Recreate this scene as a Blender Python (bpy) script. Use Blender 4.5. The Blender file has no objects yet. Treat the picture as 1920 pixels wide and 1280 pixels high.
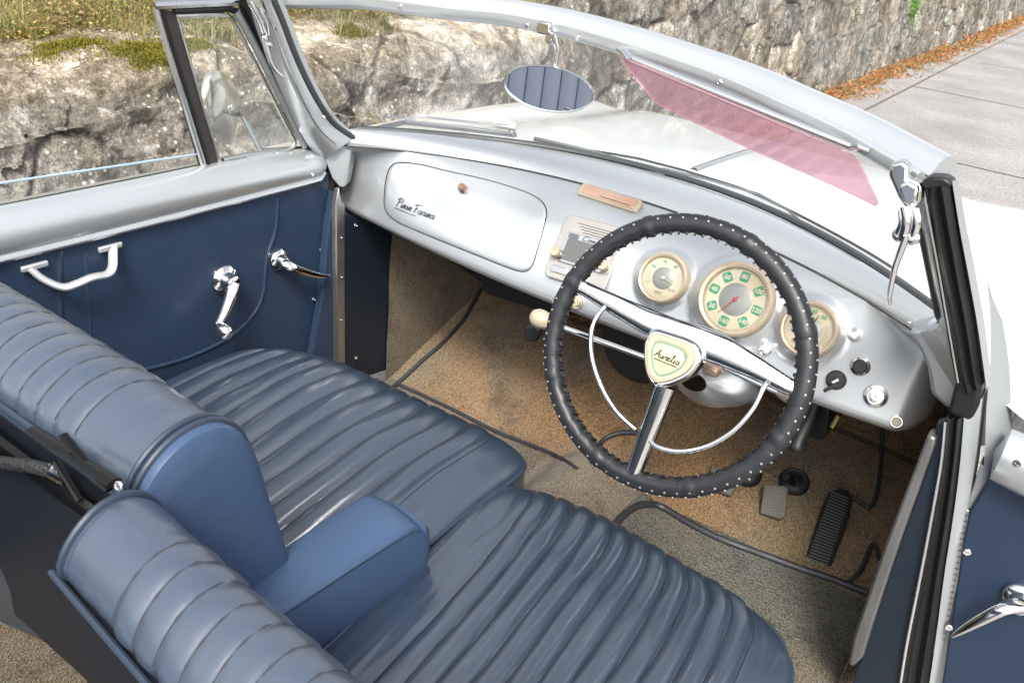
import bpy, bmesh, math, random
from mathutils import Vector as V, Matrix, noise
from mathutils.bvhtree import BVHTree
random.seed(7)
rad = math.radians
PI = math.pi
sc = bpy.context.scene
# ------------------------------------------------------------------ camera
YAW, PITCH, ROLL, FPX = rad(-31.67), rad(-28.02), rad(7.04), 1600.0
CAM = V((.69, -1.10, 1.444))
fw = V((math.sin(YAW)*math.cos(PITCH), math.cos(YAW)*math.cos(PITCH), math.sin(PITCH)))
rt0 = fw.cross(V((0, 0, 1))).normalized(); up0 = rt0.cross(fw)
RT = rt0*math.cos(ROLL)+up0*math.sin(ROLL); UP = up0*math.cos(ROLL)-rt0*math.sin(ROLL)
cd = bpy.data.cameras.new('camera'); cam = bpy.data.objects.new('camera', cd)
sc.collection.objects.link(cam)
cam.matrix_world = Matrix.Translation(CAM) @ Matrix((RT, UP, -fw)).transposed().to_4x4()
cd.sensor_width = 36; cd.lens = 36*FPX/1920; cd.clip_start = .02; cd.clip_end = 500
sc.camera = cam
# ------------------------------------------------------------------ world, sun
SUN_EL, SUN_ROT = rad(50), rad(152)
w = bpy.data.worlds.new('World'); sc.world = w; w.use_nodes = True
nt = w.node_tree; bg = nt.nodes['Background']
sky = nt.nodes.new('ShaderNodeTexSky'); sky.sky_type = 'NISHITA'; sky.sun_disc = False
sky.sun_elevation = SUN_EL; sky.sun_rotation = SUN_ROT; sky.dust_density = 4; sky.air_density = 1
hs = nt.nodes.new('ShaderNodeHueSaturation'); hs.inputs['Saturation'].default_value = .28
nt.links.new(sky.outputs[0], hs.inputs['Color']); nt.links.new(hs.outputs[0], bg.inputs[0])
bg.inputs[1].default_value = .15
sl = bpy.data.lights.new('sun', 'SUN'); sl.energy = 1.5; sl.angle = rad(14); sl.color = (1, .965, .9)
so = bpy.data.objects.new('sun', sl); sc.collection.objects.link(so)
# sky sun direction: rotation measured from +Y towards +X
sd = V((math.sin(SUN_ROT)*math.cos(SUN_EL), math.cos(SUN_ROT)*math.cos(SUN_EL), math.sin(SUN_EL)))
so.rotation_euler = sd.to_track_quat('Z', 'Y').to_euler()
vs = sc.view_settings; vs.view_transform = 'Standard'; vs.look = 'None'; vs.gamma = 1
vs.exposure = 1.2
sc.render.engine = 'CYCLES'; sc.cycles.max_bounces = 10; sc.cycles.transparent_max_bounces = 16
sc.cycles.caustics_reflective = False; sc.cycles.caustics_refractive = False

# ------------------------------------------------------------------ measuring helpers
def ray(px, py):
    return (RT*((px-960)/FPX)-UP*((py-640)/FPX)+fw)
def at(px, py, p0, n):
    d = ray(px, py); n = V(n); t = (V(p0)-CAM).dot(n)/d.dot(n); return CAM+d*t
def atx(px, py, x): return at(px, py, (x, 0, 0), (1, 0, 0))
def aty(px, py, y): return at(px, py, (0, y, 0), (0, 1, 0))
def atz(px, py, z): return at(px, py, (0, 0, z), (0, 0, 1))
class Surf:
    def __init__(s, *obs):
        vv = []; ff = []
        for o in obs:
            k = len(vv); vv += [tuple(v.co) for v in o.data.vertices]
            ff += [tuple(i+k for i in p.vertices) for p in o.data.polygons]
        s.t = BVHTree.FromPolygons(vv, ff)
    def hit(s, px, py, h=0):
        d = ray(px, py).normalized(); r = s.t.ray_cast(CAM, d)
        if r[0] is None:
            r = s.t.find_nearest(CAM+d*1.3); 
        n = r[1]
        if n.dot(d) > 0: n = -n
        return r[0]+n*h
    def nrm(s, px, py):
        d = ray(px, py).normalized(); r = s.t.ray_cast(CAM, d)
        n = r[1]
        return -n if n.dot(d) > 0 else n
def smooth(pts, n=4, closed=False):
    """Catmull-Rom through the points"""
    pts = [V(p) for p in pts]; m = len(pts); out = []
    rng = range(m if closed else m-1)
    for i in rng:
        if closed: a, b, c, d = pts[i-1], pts[i], pts[(i+1) % m], pts[(i+2) % m]
        else: a, b, c, d = pts[max(i-1, 0)], pts[i], pts[i+1], pts[min(i+2, m-1)]
        for k in range(n):
            t = k/n
            out.append(.5*((2*b)+(c-a)*t+(2*a-5*b+4*c-d)*t*t+(3*b-a-3*c+d)*t**3))
    if not closed: out.append(pts[-1].copy())
    return out
def resample(pts, n):
    pts = [V(p) for p in pts]; L = [0]
    for a, b in zip(pts, pts[1:]): L.append(L[-1]+(b-a).length)
    out = []; j = 0
    for i in range(n):
        s = L[-1]*i/(n-1)
        while j < len(L)-2 and L[j+1] < s: j += 1
        t = (s-L[j])/max(L[j+1]-L[j], 1e-9); out.append(pts[j].lerp(pts[j+1], min(max(t, 0), 1)))
    return out
# ------------------------------------------------------------------ materials
MATS = {}
def mat(name, base, rough=.5, metal=0, coat=0, bump=None, var=None, spec=.5, sheen=0, trans=0, ior=1.45, alpha=1, rvar=0, coat_rough=.05, coat_ior=1.5):
    """bump=(kind,scale,strength,dist)  var=(colour2, scale, contrast)"""
    m = bpy.data.materials.new(name); m.use_nodes = True; n = m.node_tree.nodes; l = m.node_tree.links
    b = n['Principled BSDF']; I = b.inputs
    I['Base Color'].default_value = (*base, 1); I['Roughness'].default_value = rough; I['Metallic'].default_value = metal
    I['Coat Weight'].default_value = coat; I['Coat Roughness'].default_value = coat_rough; I['Coat IOR'].default_value = coat_ior; I['IOR'].default_value = ior
    I['Specular IOR Level'].default_value = spec; I['Sheen Weight'].default_value = sheen
    I['Transmission Weight'].default_value = trans; I['Alpha'].default_value = alpha
    tc = n.new('ShaderNodeTexCoord')
    if var:
        t = n.new('ShaderNodeTexNoise'); t.inputs['Scale'].default_value = var[1]; t.inputs['Detail'].default_value = 6
        l.new(tc.outputs['Object'], t.inputs['Vector'])
        r = n.new('ShaderNodeValToRGB'); r.color_ramp.elements[0].position = .5-var[2]; r.color_ramp.elements[1].position = .5+var[2]
        r.color_ramp.elements[0].color = (*base, 1); r.color_ramp.elements[1].color = (*var[0], 1)
        l.new(t.outputs['Fac'], r.inputs[0]); l.new(r.outputs[0], I['Base Color'])
    if rvar:
        t = n.new('ShaderNodeTexNoise'); t.inputs['Scale'].default_value = 14; t.inputs['Detail'].default_value = 5
        l.new(tc.outputs['Object'], t.inputs['Vector'])
        mr = n.new('ShaderNodeMapRange'); mr.inputs['From Min'].default_value = .3; mr.inputs['From Max'].default_value = .7
        mr.inputs['To Min'].default_value = max(rough-rvar, .02); mr.inputs['To Max'].default_value = rough+rvar
        l.new(t.outputs['Fac'], mr.inputs[0]); l.new(mr.outputs[0], I['Roughness'])
    if bump:
        prev = None
        for (kind, scale, st, dist) in (bump if isinstance(bump, list) else [bump]):
            if kind == 'crease':
                mp = n.new('ShaderNodeMapping'); mp.inputs['Scale'].default_value = (1, .16, 1); l.new(tc.outputs['Object'], mp.inputs['Vector'])
                t = n.new('ShaderNodeTexNoise'); t.inputs['Detail'].default_value = 6; t.inputs['Distortion'].default_value = .6; o = t.outputs['Fac']
            elif kind == 'noise':
                t = n.new('ShaderNodeTexNoise'); t.inputs['Detail'].default_value = 5; o = t.outputs['Fac']
            else:
                t = n.new('ShaderNodeTexVoronoi'); o = t.outputs['Distance']
            t.inputs['Scale'].default_value = scale; l.new(mp.outputs[0] if kind == 'crease' else tc.outputs['Object'], t.inputs['Vector'])
            bp = n.new('ShaderNodeBump'); bp.inputs['Strength'].default_value = st; bp.inputs['Distance'].default_value = dist
            l.new(o, bp.inputs['Height'])
            if prev: l.new(prev.outputs[0], bp.inputs['Normal'])
            prev = bp
        l.new(prev.outputs[0], I['Normal'])
    MATS[name] = m; return m
silver = mat('silver_paint', (.55, .570, .585), .33, .68, .6, coat_rough=.08)
silver_skylit = mat('silver_paint_skylit', (.74, .76, .77), .30, .15, 1.0, bump=('noise', 3, .03, .01), coat_rough=.04)  # same silver paint whitened: the sky's reflection is put into its base colour
silver_dull = mat('inner_silver', (.36, .38, .39), .45, .5, .2, rvar=.1)
chrome = mat('chrome', (.84, .84, .83), .12, 1, rvar=.04)
chrome_old = mat('worn_chrome', (.62, .62, .6), .2, 1, rvar=.1)
alu = mat('brushed_trim', (.38, .38, .37), .38, .9, rvar=.12, bump=('noise', 120, .1, .001))
leather = mat('navy_leather', (.019, .033, .054), .36, 0, .9, spec=.6, rvar=.07, coat_rough=.24, coat_ior=1.85, var=((.030, .047, .070), 5, .3),
              bump=[('voronoi', 420, .06, .0005), ('crease', 70, .35, .003), ('noise', 12, .25, .012)])
leather_back = mat('back_leather', (.032, .052, .084), .35, 0, .7, spec=.6, rvar=.07, coat_rough=.28, coat_ior=1.7, var=((.056, .076, .104), 6, .3),
              bump=[('voronoi', 420, .08, .0006), ('noise', 50, .10, .002), ('noise', 14, .2, .01)])
vinyl_bright = mat('armrest_blue', (.042, .074, .140), .36, 0, 0, spec=.5, rvar=.06, bump=[('voronoi', 500, .1, .0005), ('crease', 40, .18, .003), ('noise', 16, .25, .008)])
vinyl = mat('door_vinyl', (.024, .044, .080), .38, 0, 0, spec=.45, rvar=.06, bump=[('voronoi', 520, .12, .0005), ('noise', 9, .32, .012)])
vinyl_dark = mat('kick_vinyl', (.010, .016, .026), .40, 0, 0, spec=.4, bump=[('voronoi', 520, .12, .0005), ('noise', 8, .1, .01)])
piping_m = mat('piping', (.024, .038, .060), .35, spec=.6)
stitch_m = mat('stitching', (.045, .045, .052), .8)
rubber = mat('black_rubber', (.012, .012, .013), .42, spec=.4, rvar=.1, bump=('noise', 60, .1, .002))
rubber_grey = mat('glazing_rubber', (.045, .048, .05), .35, spec=.6, rvar=.1)
black = mat('black_paint', (.012, .012, .013), .45, rvar=.1)
wheel_leather = mat('wheel_wrap', (.016, .017, .020), .42, spec=.5, rvar=.06, bump=[('voronoi', 500, .12, .0005), ('noise', 90, .35, .002)])
ivory = mat('ivory_plastic', (.43, .37, .27), .28, spec=.6, coat=.4, var=((.38, .31, .21), 30, .2))
taupe = mat('taupe_enamel', (.43, .41, .37), .33, coat=.3, metal=.45, var=((.37, .35, .32), 20, .2))
gauge_ring = mat('gauge_ring', (.56, .47, .34), .3, metal=.25, coat=.4, var=((.48, .39, .28), 25, .2))
copper = mat('copper_lens', (.52, .30, .19), .18, metal=.35, coat=.6, var=((.60, .45, .36), 18, .25))
brown_knob = mat('bronze_knob', (.30, .20, .15), .3, .5)
dial_m = mat('dial_face', (.58, .49, .30), .4, var=((.66, .60, .46), 14, .25))
dial_mid = mat('dial_centre', (.27, .28, .26), .35, metal=.3)
green_m = mat('green_enamel', (.045, .30, .17), .4)
red_m = mat('red_enamel', (.5, .03, .03), .4)
ink = mat('dark_ink', (.03, .035, .05), .4)
white_m = mat('white_eyelet', (.34, .335, .32), .35, metal=.3)
radio_glass = mat('radio_glass', (.10, .105, .10), .12, coat=.8)
def glassm(name, tint, rough=0.0, refl=1.0, haze=0.0, hz=(.8, .8, .8)):
    m = bpy.data.materials.new(name); m.use_nodes = True; n = m.node_tree.nodes; l = m.node_tree.links
    n.remove(n['Principled BSDF']); out = n['Material Output']
    tr = n.new('ShaderNodeBsdfTransparent'); tr.inputs[0].default_value = (*tint, 1)
    gl = n.new('ShaderNodeBsdfGlossy'); gl.inputs['Roughness'].default_value = rough
    fr = n.new('ShaderNodeFresnel'); fr.inputs[0].default_value = 1.45
    mu = n.new('ShaderNodeMath'); mu.operation = 'MULTIPLY'; mu.inputs[1].default_value = refl; l.new(fr.outputs[0], mu.inputs[0])
    mx = n.new('ShaderNodeMixShader'); l.new(mu.outputs[0], mx.inputs[0]); l.new(tr.outputs[0], mx.inputs[1]); l.new(gl.outputs[0], mx.inputs[2])
    last = mx
    if haze:
        df = n.new('ShaderNodeBsdfDiffuse'); df.inputs[0].default_value = (*hz, 1)
        m2 = n.new('ShaderNodeMixShader'); m2.inputs[0].default_value = haze
        l.new(mx.outputs[0], m2.inputs[1]); l.new(df.outputs[0], m2.inputs[2]); last = m2
    l.new(last.outputs[0], out.inputs[0]); return m
glass = glassm('window_glass', (.97, .985, .98), 0, .3, .03, (.85, .86, .86))
screen_glass = glassm('windscreen_glass', (.97, .98, .975), 0, .10, .06, (.9, .9, .9))
gauge_glass = glassm('gauge_glass', (1, 1, 1), 0, .6)
visor_m = glassm('pink_visor', (.95, .76, .82), .02, .4, .28, (.80, .53, .60))
mirror_m = mat('mirror_silvering', (.80, .82, .86), .015, 1)

def carpet_mat(nm='carpet', tones=((.250, .200, .122), (.32, .215, .118), (.36, .222, .115))):
    m = bpy.data.materials.new(nm); m.use_nodes = True; n = m.node_tree.nodes; l = m.node_tree.links
    b = n['Principled BSDF']; b.inputs['Roughness'].default_value = .95; b.inputs['Specular IOR Level'].default_value = .1
    b.inputs['Sheen Weight'].default_value = .25
    tc = n.new('ShaderNodeTexCoord')
    def nz(s, d=6, r=.6):
        t = n.new('ShaderNodeTexNoise'); t.inputs['Scale'].default_value = s; t.inputs['Detail'].default_value = d; t.inputs['Roughness'].default_value = r
        l.new(tc.outputs['Object'], t.inputs['Vector']); return t
    def ramp(src, stops):
        r = n.new('ShaderNodeValToRGB'); e = r.color_ramp.elements
        e[0].position, e[0].color = stops[0][0], (*stops[0][1], 1); e[1].position, e[1].color = stops[-1][0], (*stops[-1][1], 1)
        for p, c in stops[1:-1]:
            x = e.new(p); x.color = (*c, 1)
        l.new(src, r.inputs[0]); return r
    def mix(mode, f, a, bb):
        x = n.new('ShaderNodeMix'); x.data_type = 'RGBA'; x.blend_type = mode
        if isinstance(f, float): x.inputs[0].default_value = f
        else: l.new(f, x.inputs[0])
        l.new(a, x.inputs[6]); l.new(bb, x.inputs[7]); return x.outputs[2]
    big = ramp(nz(3.2, 4).outputs[0], [(.36, tones[0]), (.5, tones[1]), (.62, tones[2])])
    grime = ramp(nz(7, 8, .7).outputs[0], [(.32, (.40, .39, .36)), (.47, (1, 1, 1)), (.7, (1.1, 1.08, 1))])
    vo = n.new('ShaderNodeTexVoronoi'); vo.inputs['Scale'].default_value = 270; l.new(tc.outputs['Object'], vo.inputs['Vector'])
    tuft = ramp(vo.outputs['Distance'], [(.0, (1.25, 1.25, 1.2)), (.35, (.95, .95, .95)), (.7, (.45, .43, .4))])
    fleck = ramp(nz(520, 2).outputs[0], [(.35, (.6, .58, .55)), (.65, (1.3, 1.28, 1.2))])
    c = mix('MULTIPLY', 1.0, big.outputs[0], grime.outputs[0]); c = mix('MULTIPLY', .9, c, tuft.outputs[0]); c = mix('MULTIPLY', .8, c, fleck.outputs[0])
    l.new(c, b.inputs['Base Color'])
    bp = n.new('ShaderNodeBump'); bp.invert = True; bp.inputs['Strength'].default_value = .9; bp.inputs['Distance'].default_value = .004
    l.new(vo.outputs['Distance'], bp.inputs['Height']); 
    b2 = n.new('ShaderNodeBump'); b2.inputs['Strength'].default_value = .4; b2.inputs['Distance'].default_value = .012
    l.new(nz(22).outputs[0], b2.inputs['Height']); l.new(bp.outputs[0], b2.inputs['Normal']); l.new(b2.outputs[0], b.inputs['Normal'])
    return m
carpet = carpet_mat()  # floor carpet lightened: missing footwell light is put into its tones
mat_olive = carpet_mat('mat_olive', ((.085, .085, .054), (.105, .098, .062), (.135, .108, .066)))
mat_beige = carpet_mat('mat_beige', ((.200, .165, .105), (.235, .185, .120), (.25, .170, .105)))

# ------------------------------------------------------------------ mesh builder
class MB:
    def __init__(s): s.v = []; s.f = []
    def add(s, vs, fs):
        k = len(s.v); s.v += [tuple(v) for v in vs]; s.f += [tuple(i+k for i in f) for f in fs]; return s
    def grid(s, rows, cu=False, cv=False):
        nr = len(rows); nc = len(rows[0]); vs = [p for r in rows for p in r]; fs = []
        for i in range(nr if cu else nr-1):
            for j in range(nc if cv else nc-1):
                fs.append((i*nc+j, i*nc+(j+1) % nc, ((i+1) % nr)*nc+(j+1) % nc, ((i+1) % nr)*nc+j))
        return s.add(vs, fs)
    def tube(s, path, r, n=10, closed=False, flat=1.0, up=None):
        path = [V(p) for p in path]; m = len(path); rows = []; prev = None
        for i, p in enumerate(path):
            if closed: t = (path[(i+1) % m]-path[i-1])
            else: t = path[min(i+1, m-1)]-path[max(i-1, 0)]
            t.normalize()
            if prev is None:
                a = V(up) if up else (V((0, 0, 1)) if abs(t.z) < .9 else V((1, 0, 0)))
            else: a = prev
            if up: a = V(up)
            nn = (a-t*a.dot(t)).normalized(); bb = t.cross(nn); prev = nn
            rr = r[i] if isinstance(r, (list, tuple)) else r
            rows.append([p+(nn*math.cos(2*PI*k/n)*flat+bb*math.sin(2*PI*k/n))*rr for k in range(n)])
        s.grid(rows, cu=closed, cv=True)
        if not closed:
            k = len(s.v)
            s.v += [tuple(path[0]), tuple(path[-1])]
            b0 = k-m*n; b1 = k-n
            for j in range(n):
                s.f.append((k, b0+(j+1) % n, b0+j)); s.f.append((k+1, b1+j, b1+(j+1) % n))
        return s
    def lathe(s, o, ax, prof, n=24, sx=1.0, ref=None):
        """prof: list of (radius, height) along axis"""
        o = V(o); ax = V(ax).normalized(); a = V(ref) if ref else (V((1, 0, 0)) if abs(ax.x) < .8 else V((0, 1, 0)))
        u = (a-ax*a.dot(ax)).normalized(); w_ = ax.cross(u); rows = []
        for (r, h) in prof:
            rows.append([o+ax*h+(u*math.cos(2*PI*k/n)*sx+w_*math.sin(2*PI*k/n))*r for k in range(n)])
        return s.grid(rows, cv=True)
    def box(s, c, d, M=None):
        x, y, z = d[0]/2, d[1]/2, d[2]/2
        vs = [V((i*x, j*y, k*z)) for i in (-1, 1) for j in (-1, 1) for k in (-1, 1)]
        if M is not None: vs = [M @ v for v in vs]
        vs = [V(c)+v for v in vs]
        return s.add(vs, [(0, 1, 3, 2), (4, 6, 7, 5), (0, 4, 5, 1), (2, 3, 7, 6), (0, 2, 6, 4), (1, 5, 7, 3)])
    def prism(s, poly, off):
        """closed 3-D polygon extruded by the vector off"""
        n = len(poly); a = [V(p) for p in poly]; b = [p+V(off) for p in a]
        k = len(s.v); s.v += [tuple(p) for p in a+b]
        s.f.append(tuple(k+i for i in range(n))[::-1]); s.f.append(tuple(k+n+i for i in range(n)))
        for i in range(n): s.f.append((k+i, k+(i+1) % n, k+n+(i+1) % n, k+n+i))
        return s
    def build(s, name, m, parent=None, bevel=0, seg=2, flat=False, label=None, solid=0, sub=0, merge=True, offset=-1):
        me = bpy.data.meshes.new(name); me.from_pydata(s.v, [], s.f)
        bm = bmesh.new(); bm.from_mesh(me)
        if merge: bmesh.ops.remove_doubles(bm, verts=bm.verts, dist=1e-6)
        bmesh.ops.recalc_face_normals(bm, faces=bm.faces); bm.to_mesh(me); bm.free()
        me.materials.append(m)
        if not flat:
            me.polygons.foreach_set('use_smooth', [True]*len(me.polygons))
        o = bpy.data.objects.new(name, me); sc.collection.objects.link(o)
        if not flat:
            try: me.set_sharp_from_angle(angle=rad(42))
            except Exception: pass
        if parent: o.parent = parent
        if solid:
            q = o.modifiers.new('s', 'SOLIDIFY'); q.thickness = solid; q.offset = offset
        if sub:
            q = o.modifiers.new('sub', 'SUBSURF'); q.levels = sub; q.render_levels = sub
        if bevel:
            q = o.modifiers.new('b', 'BEVEL'); q.width = bevel; q.segments = seg; q.limit_method = 'ANGLE'; q.angle_limit = rad(35)
        if label: o['label'] = label
        return o
def tag(o, label=None, cat=None, group=None, kind=None):
    if label: o['label'] = label
    if cat: o['category'] = cat
    if group: o['group'] = group
    if kind: o['kind'] = kind
    return o
def frame(n, ref=V((1, 0, 0))):
    n = V(n).normalized(); u = (V(ref)-n*V(ref).dot(n)).normalized(); return u, n.cross(u), n
def screw(p, n, parent, r=.0045, m=None):
    mb = MB(); mb.lathe(p, n, [(r, -.001), (r, .0008), (r*.8, .0018), (r*.55, .0018), (r*.45, .0010), (0, .0010)], 14)
    return mb.build('screw', m or chrome, parent)
def fan(surf, px, h, rings=(1, .97, .9, .7, .4, .12), hs=None, cen=None, edge=True):
    """px outline (pixels) laid on a surface as a raised sheet"""
    cx = sum(p[0] for p in px)/len(px); cy = sum(p[1] for p in px)/len(px)
    if cen: cx, cy = cen
    rows = []
    if edge: rows.append([surf.hit(x, y, -.002) for x, y in px])
    for i, k in enumerate(rings):
        hh = hs[i] if hs else h
        rows.append([surf.hit(cx+(x-cx)*k, cy+(y-cy)*k, hh) for x, y in px])
    mb = MB(); mb.grid(rows, cv=True); n = len(px); b = len(mb.v)-n
    mb.f.append(tuple(range(b, b+n))); return mb
def smooth2(px, n=4, closed=True):
    return [(p.x, p.y) for p in smooth([V((x, y, 0)) for x, y in px], n, closed)]
def rrect(w_, h_, r, n=5):
    out = []
    for cx, cy, a0 in ((w_/2-r, h_/2-r, 0), (-w_/2+r, h_/2-r, 90), (-w_/2+r, -h_/2+r, 180), (w_/2-r, -h_/2+r, 270)):
        for k in range(n+1):
            a = rad(a0+90*k/n); out.append((cx+r*math.cos(a), cy+r*math.sin(a)))
    return out
def font_mesh(txt, size, fn, mb):
    cu = bpy.data.curves.new('t', 'FONT'); cu.body = txt; cu.size = size; cu.align_x = 'CENTER'; cu.align_y = 'CENTER'; cu.resolution_u = 3; cu.offset = size*.03
    o = bpy.data.objects.new('t', cu); sc.collection.objects.link(o)
    me = bpy.data.meshes.new_from_object(o.evaluated_get(bpy.context.evaluated_depsgraph_get()))
    mb.add([fn(v.co.x, v.co.y) for v in me.vertices], [tuple(p.vertices) for p in me.polygons])
    bpy.data.objects.remove(o); bpy.data.curves.remove(cu); bpy.data.meshes.remove(me)
LET = {  # single-stroke slanted hand: list of strokes, advance
 'P': ([[(.12, 0), (.2, .5), (.3, 1)], [(.05, .75), (.2, .98), (.5, 1.05), (.68, .88), (.55, .62), (.22, .52)]], .62),
 'i': ([[(.05, .1), (.18, .5), (.12, .05), (.28, .06)], [(.24, .68), (.26, .72)]], .3),
 'n': ([[(.02, .1), (.14, .48), (.08, 0), (.24, .42), (.34, .46), (.32, .04), (.46, .06)]], .46),
 'F': ([[(.1, 0), (.22, .5), (.3, .95)], [(0, .8), (.15, 1), (.5, 1.02), (.78, 1.1)], [(.08, .5), (.5, .52)]], .6),
 'a': ([[(.4, .42), (.2, .48), (.04, .22), (.14, 0), (.32, .15), (.42, .44), (.38, .06), (.5, .06)]], .5),
 'r': ([[(.02, .08), (.16, .5), (.2, .42), (.36, .46), (.3, .04), (.42, .06)]], .4),
 'A': ([[(0, 0), (.3, .6), (.5, 1.05), (.52, .4), (.58, 0)], [(.12, .42), (.6, .45)]], .66),
 'u': ([[(.04, .46), (.08, .08), (.22, .04), (.38, .46), (.36, .06), (.48, .06)]], .48),
 'e': ([[(.06, .24), (.3, .3), (.3, .46), (.14, .46), (.06, .2), (.18, .02), (.4, .1)]], .42),
 'l': ([[(.02, .1), (.26, .7), (.3, 1), (.2, 1), (.14, .4), (.18, .04), (.3, .08)]], .32),
 'C': ([[(.62, .85), (.5, 1.02), (.22, .9), (.04, .4), (.18, .02), (.5, .1)]], .6),
 'o': ([[(.3, .46), (.1, .4), (.06, .1), (.24, .02), (.38, .24), (.3, .46), (.46, .44)]], .46),
 'd': ([[(.36, .4), (.14, .46), (.04, .18), (.16, 0), (.34, .2), (.52, 1), (.38, .1), (.5, .06)]], .52),
 ' ': ([], .25)}
def script_text(txt, fn, r, mb, n=6):
    x = 0; W_ = sum(LET[c][1] for c in txt)
    for c in txt:
        st, adv = LET[c]
        for s_ in st:
            pts = smooth([V((a+x+.12*b, b, 0)) for a, b in s_], 4)
            mb.tube([fn(p.x/W_, p.y) for p in pts], r, n)
        x += adv
    return W_
# ================================================================== SETTING
def colmat(name, rough=.9, attr=None, bump=None, extra=None):
    m = bpy.data.materials.new(name); m.use_nodes = True; n = m.node_tree.nodes; l = m.node_tree.links
    return m, n, l, n['Principled BSDF']
def N_noise(n, l, vec, s, d=8, r=.6, dist=0):
    t = n.new('ShaderNodeTexNoise'); t.inputs['Scale'].default_value = s; t.inputs['Detail'].default_value = d
    t.inputs['Roughness'].default_value = r; t.inputs['Distortion'].default_value = dist; l.new(vec, t.inputs['Vector']); return t.outputs['Fac']
def N_ramp(n, l, src, stops):
    r = n.new('ShaderNodeValToRGB'); e = r.color_ramp.elements
    e[0].position, e[0].color = stops[0][0], (*stops[0][1], 1); e[1].position, e[1].color = stops[-1][0], (*stops[-1][1], 1)
    for p, c in stops[1:-1]:
        x = e.new(p); x.color = (*c, 1)
    l.new(src, r.inputs[0]); return r.outputs[0]
def N_mix(n, l, mode, f, a, b):
    x = n.new('ShaderNodeMix'); x.data_type = 'RGBA'; x.blend_type = mode
    if isinstance(f, (int, float)): x.inputs[0].default_value = f
    else: l.new(f, x.inputs[0])
    for s_, q in ((6, a), (7, b)):
        if isinstance(q, tuple): x.inputs[s_].default_value = (*q, 1)
        else: l.new(q, x.inputs[s_])
    return x.outputs[2]
g3 = lambda v: (v, v, v)
def stone_mat(name, attr):
    m, n, l, b = colmat(name); b.inputs['Roughness'].default_value = .9; b.inputs['Specular IOR Level'].default_value = .25
    tc = n.new('ShaderNodeTexCoord').outputs['Object']
    base = N_ramp(n, l, N_noise(n, l, tc, 1.8, 10, .68, .6), [(.3, (.080, .070, .053)), (.43, (.165, .145, .115)), (.54, (.245, .222, .185)), (.70, (.36, .322, .28))])
    blot = N_ramp(n, l, N_noise(n, l, tc, 6.5, 10, .72, 1.0), [(.40, g3(.50)), (.5, g3(.95)), (.68, g3(1.25))])
    c = N_mix(n, l, 'MULTIPLY', .9, base, blot)
    fine = N_ramp(n, l, N_noise(n, l, tc, 70, 10, .85), [(.38, g3(.45)), (.5, g3(1)), (.62, g3(1.6))])
    c = N_mix(n, l, 'MULTIPLY', .9, c, fine)
    mid = N_ramp(n, l, N_noise(n, l, tc, 19, 12, .8, .5), [(.40, g3(.55)), (.5, g3(1)), (.60, g3(1.35))])
    c = N_mix(n, l, 'MULTIPLY', .8, c, mid)
    vfine = N_ramp(n, l, N_noise(n, l, tc, 210, 6, .8), [(.38, g3(.5)), (.5, g3(1)), (.62, g3(1.5))])
    c = N_mix(n, l, 'MULTIPLY', .8, c, vfine)
    lich = N_ramp(n, l, N_noise(n, l, tc, 9, 12, .78, .5), [(.56, g3(0)), (.61, g3(1))])
    c = N_mix(n, l, 'MIX', N_mix(n, l, 'MULTIPLY', 1, lich, g3(.75)), c, (.42, .41, .38))
    spots = n.new('ShaderNodeTexVoronoi'); spots.inputs['Scale'].default_value = 42; l.new(tc, spots.inputs['Vector'])
    sp = N_ramp(n, l, spots.outputs['Distance'], [(.16, g3(.85)), (.28, g3(0))])
    msk = N_ramp(n, l, N_noise(n, l, tc, 4, 5, .6), [(.50, g3(0)), (.60, g3(1))])
    c = N_mix(n, l, 'MIX', N_mix(n, l, 'MULTIPLY', 1, sp, msk), c, (.62, .61, .56))
    dk = N_ramp(n, l, N_noise(n, l, tc, 3.4, 12, .8, .8), [(.53, g3(0)), (.61, g3(.60))])
    c = N_mix(n, l, 'MIX', dk, c, (.045, .042, .030))
    moss = N_ramp(n, l, N_noise(n, l, tc, 4.4, 9, .7, .5), [(.63, g3(0)), (.69, g3(.7))])
    c = N_mix(n, l, 'MIX', moss, c, (.16, .125, .035))
    at_ = n.new('ShaderNodeAttribute'); at_.attribute_name = 'tone'
    c = N_mix(n, l, 'MULTIPLY', 1, c, at_.outputs['Color'])
    l.new(c, b.inputs['Base Color'])
    b1 = n.new('ShaderNodeBump'); b1.inputs['Strength'].default_value = .8; b1.inputs['Distance'].default_value = .012
    l.new(N_noise(n, l, tc, 38, 10, .7), b1.inputs['Height'])
    b2 = n.new('ShaderNodeBump'); b2.inputs['Strength'].default_value = .6; b2.inputs['Distance'].default_value = .03
    l.new(N_noise(n, l, tc, 9, 8, .6), b2.inputs['Height']); l.new(b1.outputs[0], b2.inputs['Normal']); l.new(b2.outputs[0], b.inputs['Normal'])
    return m
rock_m = stone_mat('rock', 'tone'); wall_m = stone_mat('masonry', 'tone')
def set_tone(o, cols):
    a = o.data.color_attributes.new('tone', 'FLOAT_COLOR', 'POINT')
    for i, c in enumerate(cols): a.data[i].color = (*c, 1)
def nz(x, y, z): return noise.noise(V((x, y, z)))
def ridge(x, y, z, o=5):
    s_ = 0; a = 1; f = 1
    for _ in range(o): s_ += a*(1-abs(nz(x*f, y*f, z*f))*2); a *= .5; f *= 2.1
    return s_
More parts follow.
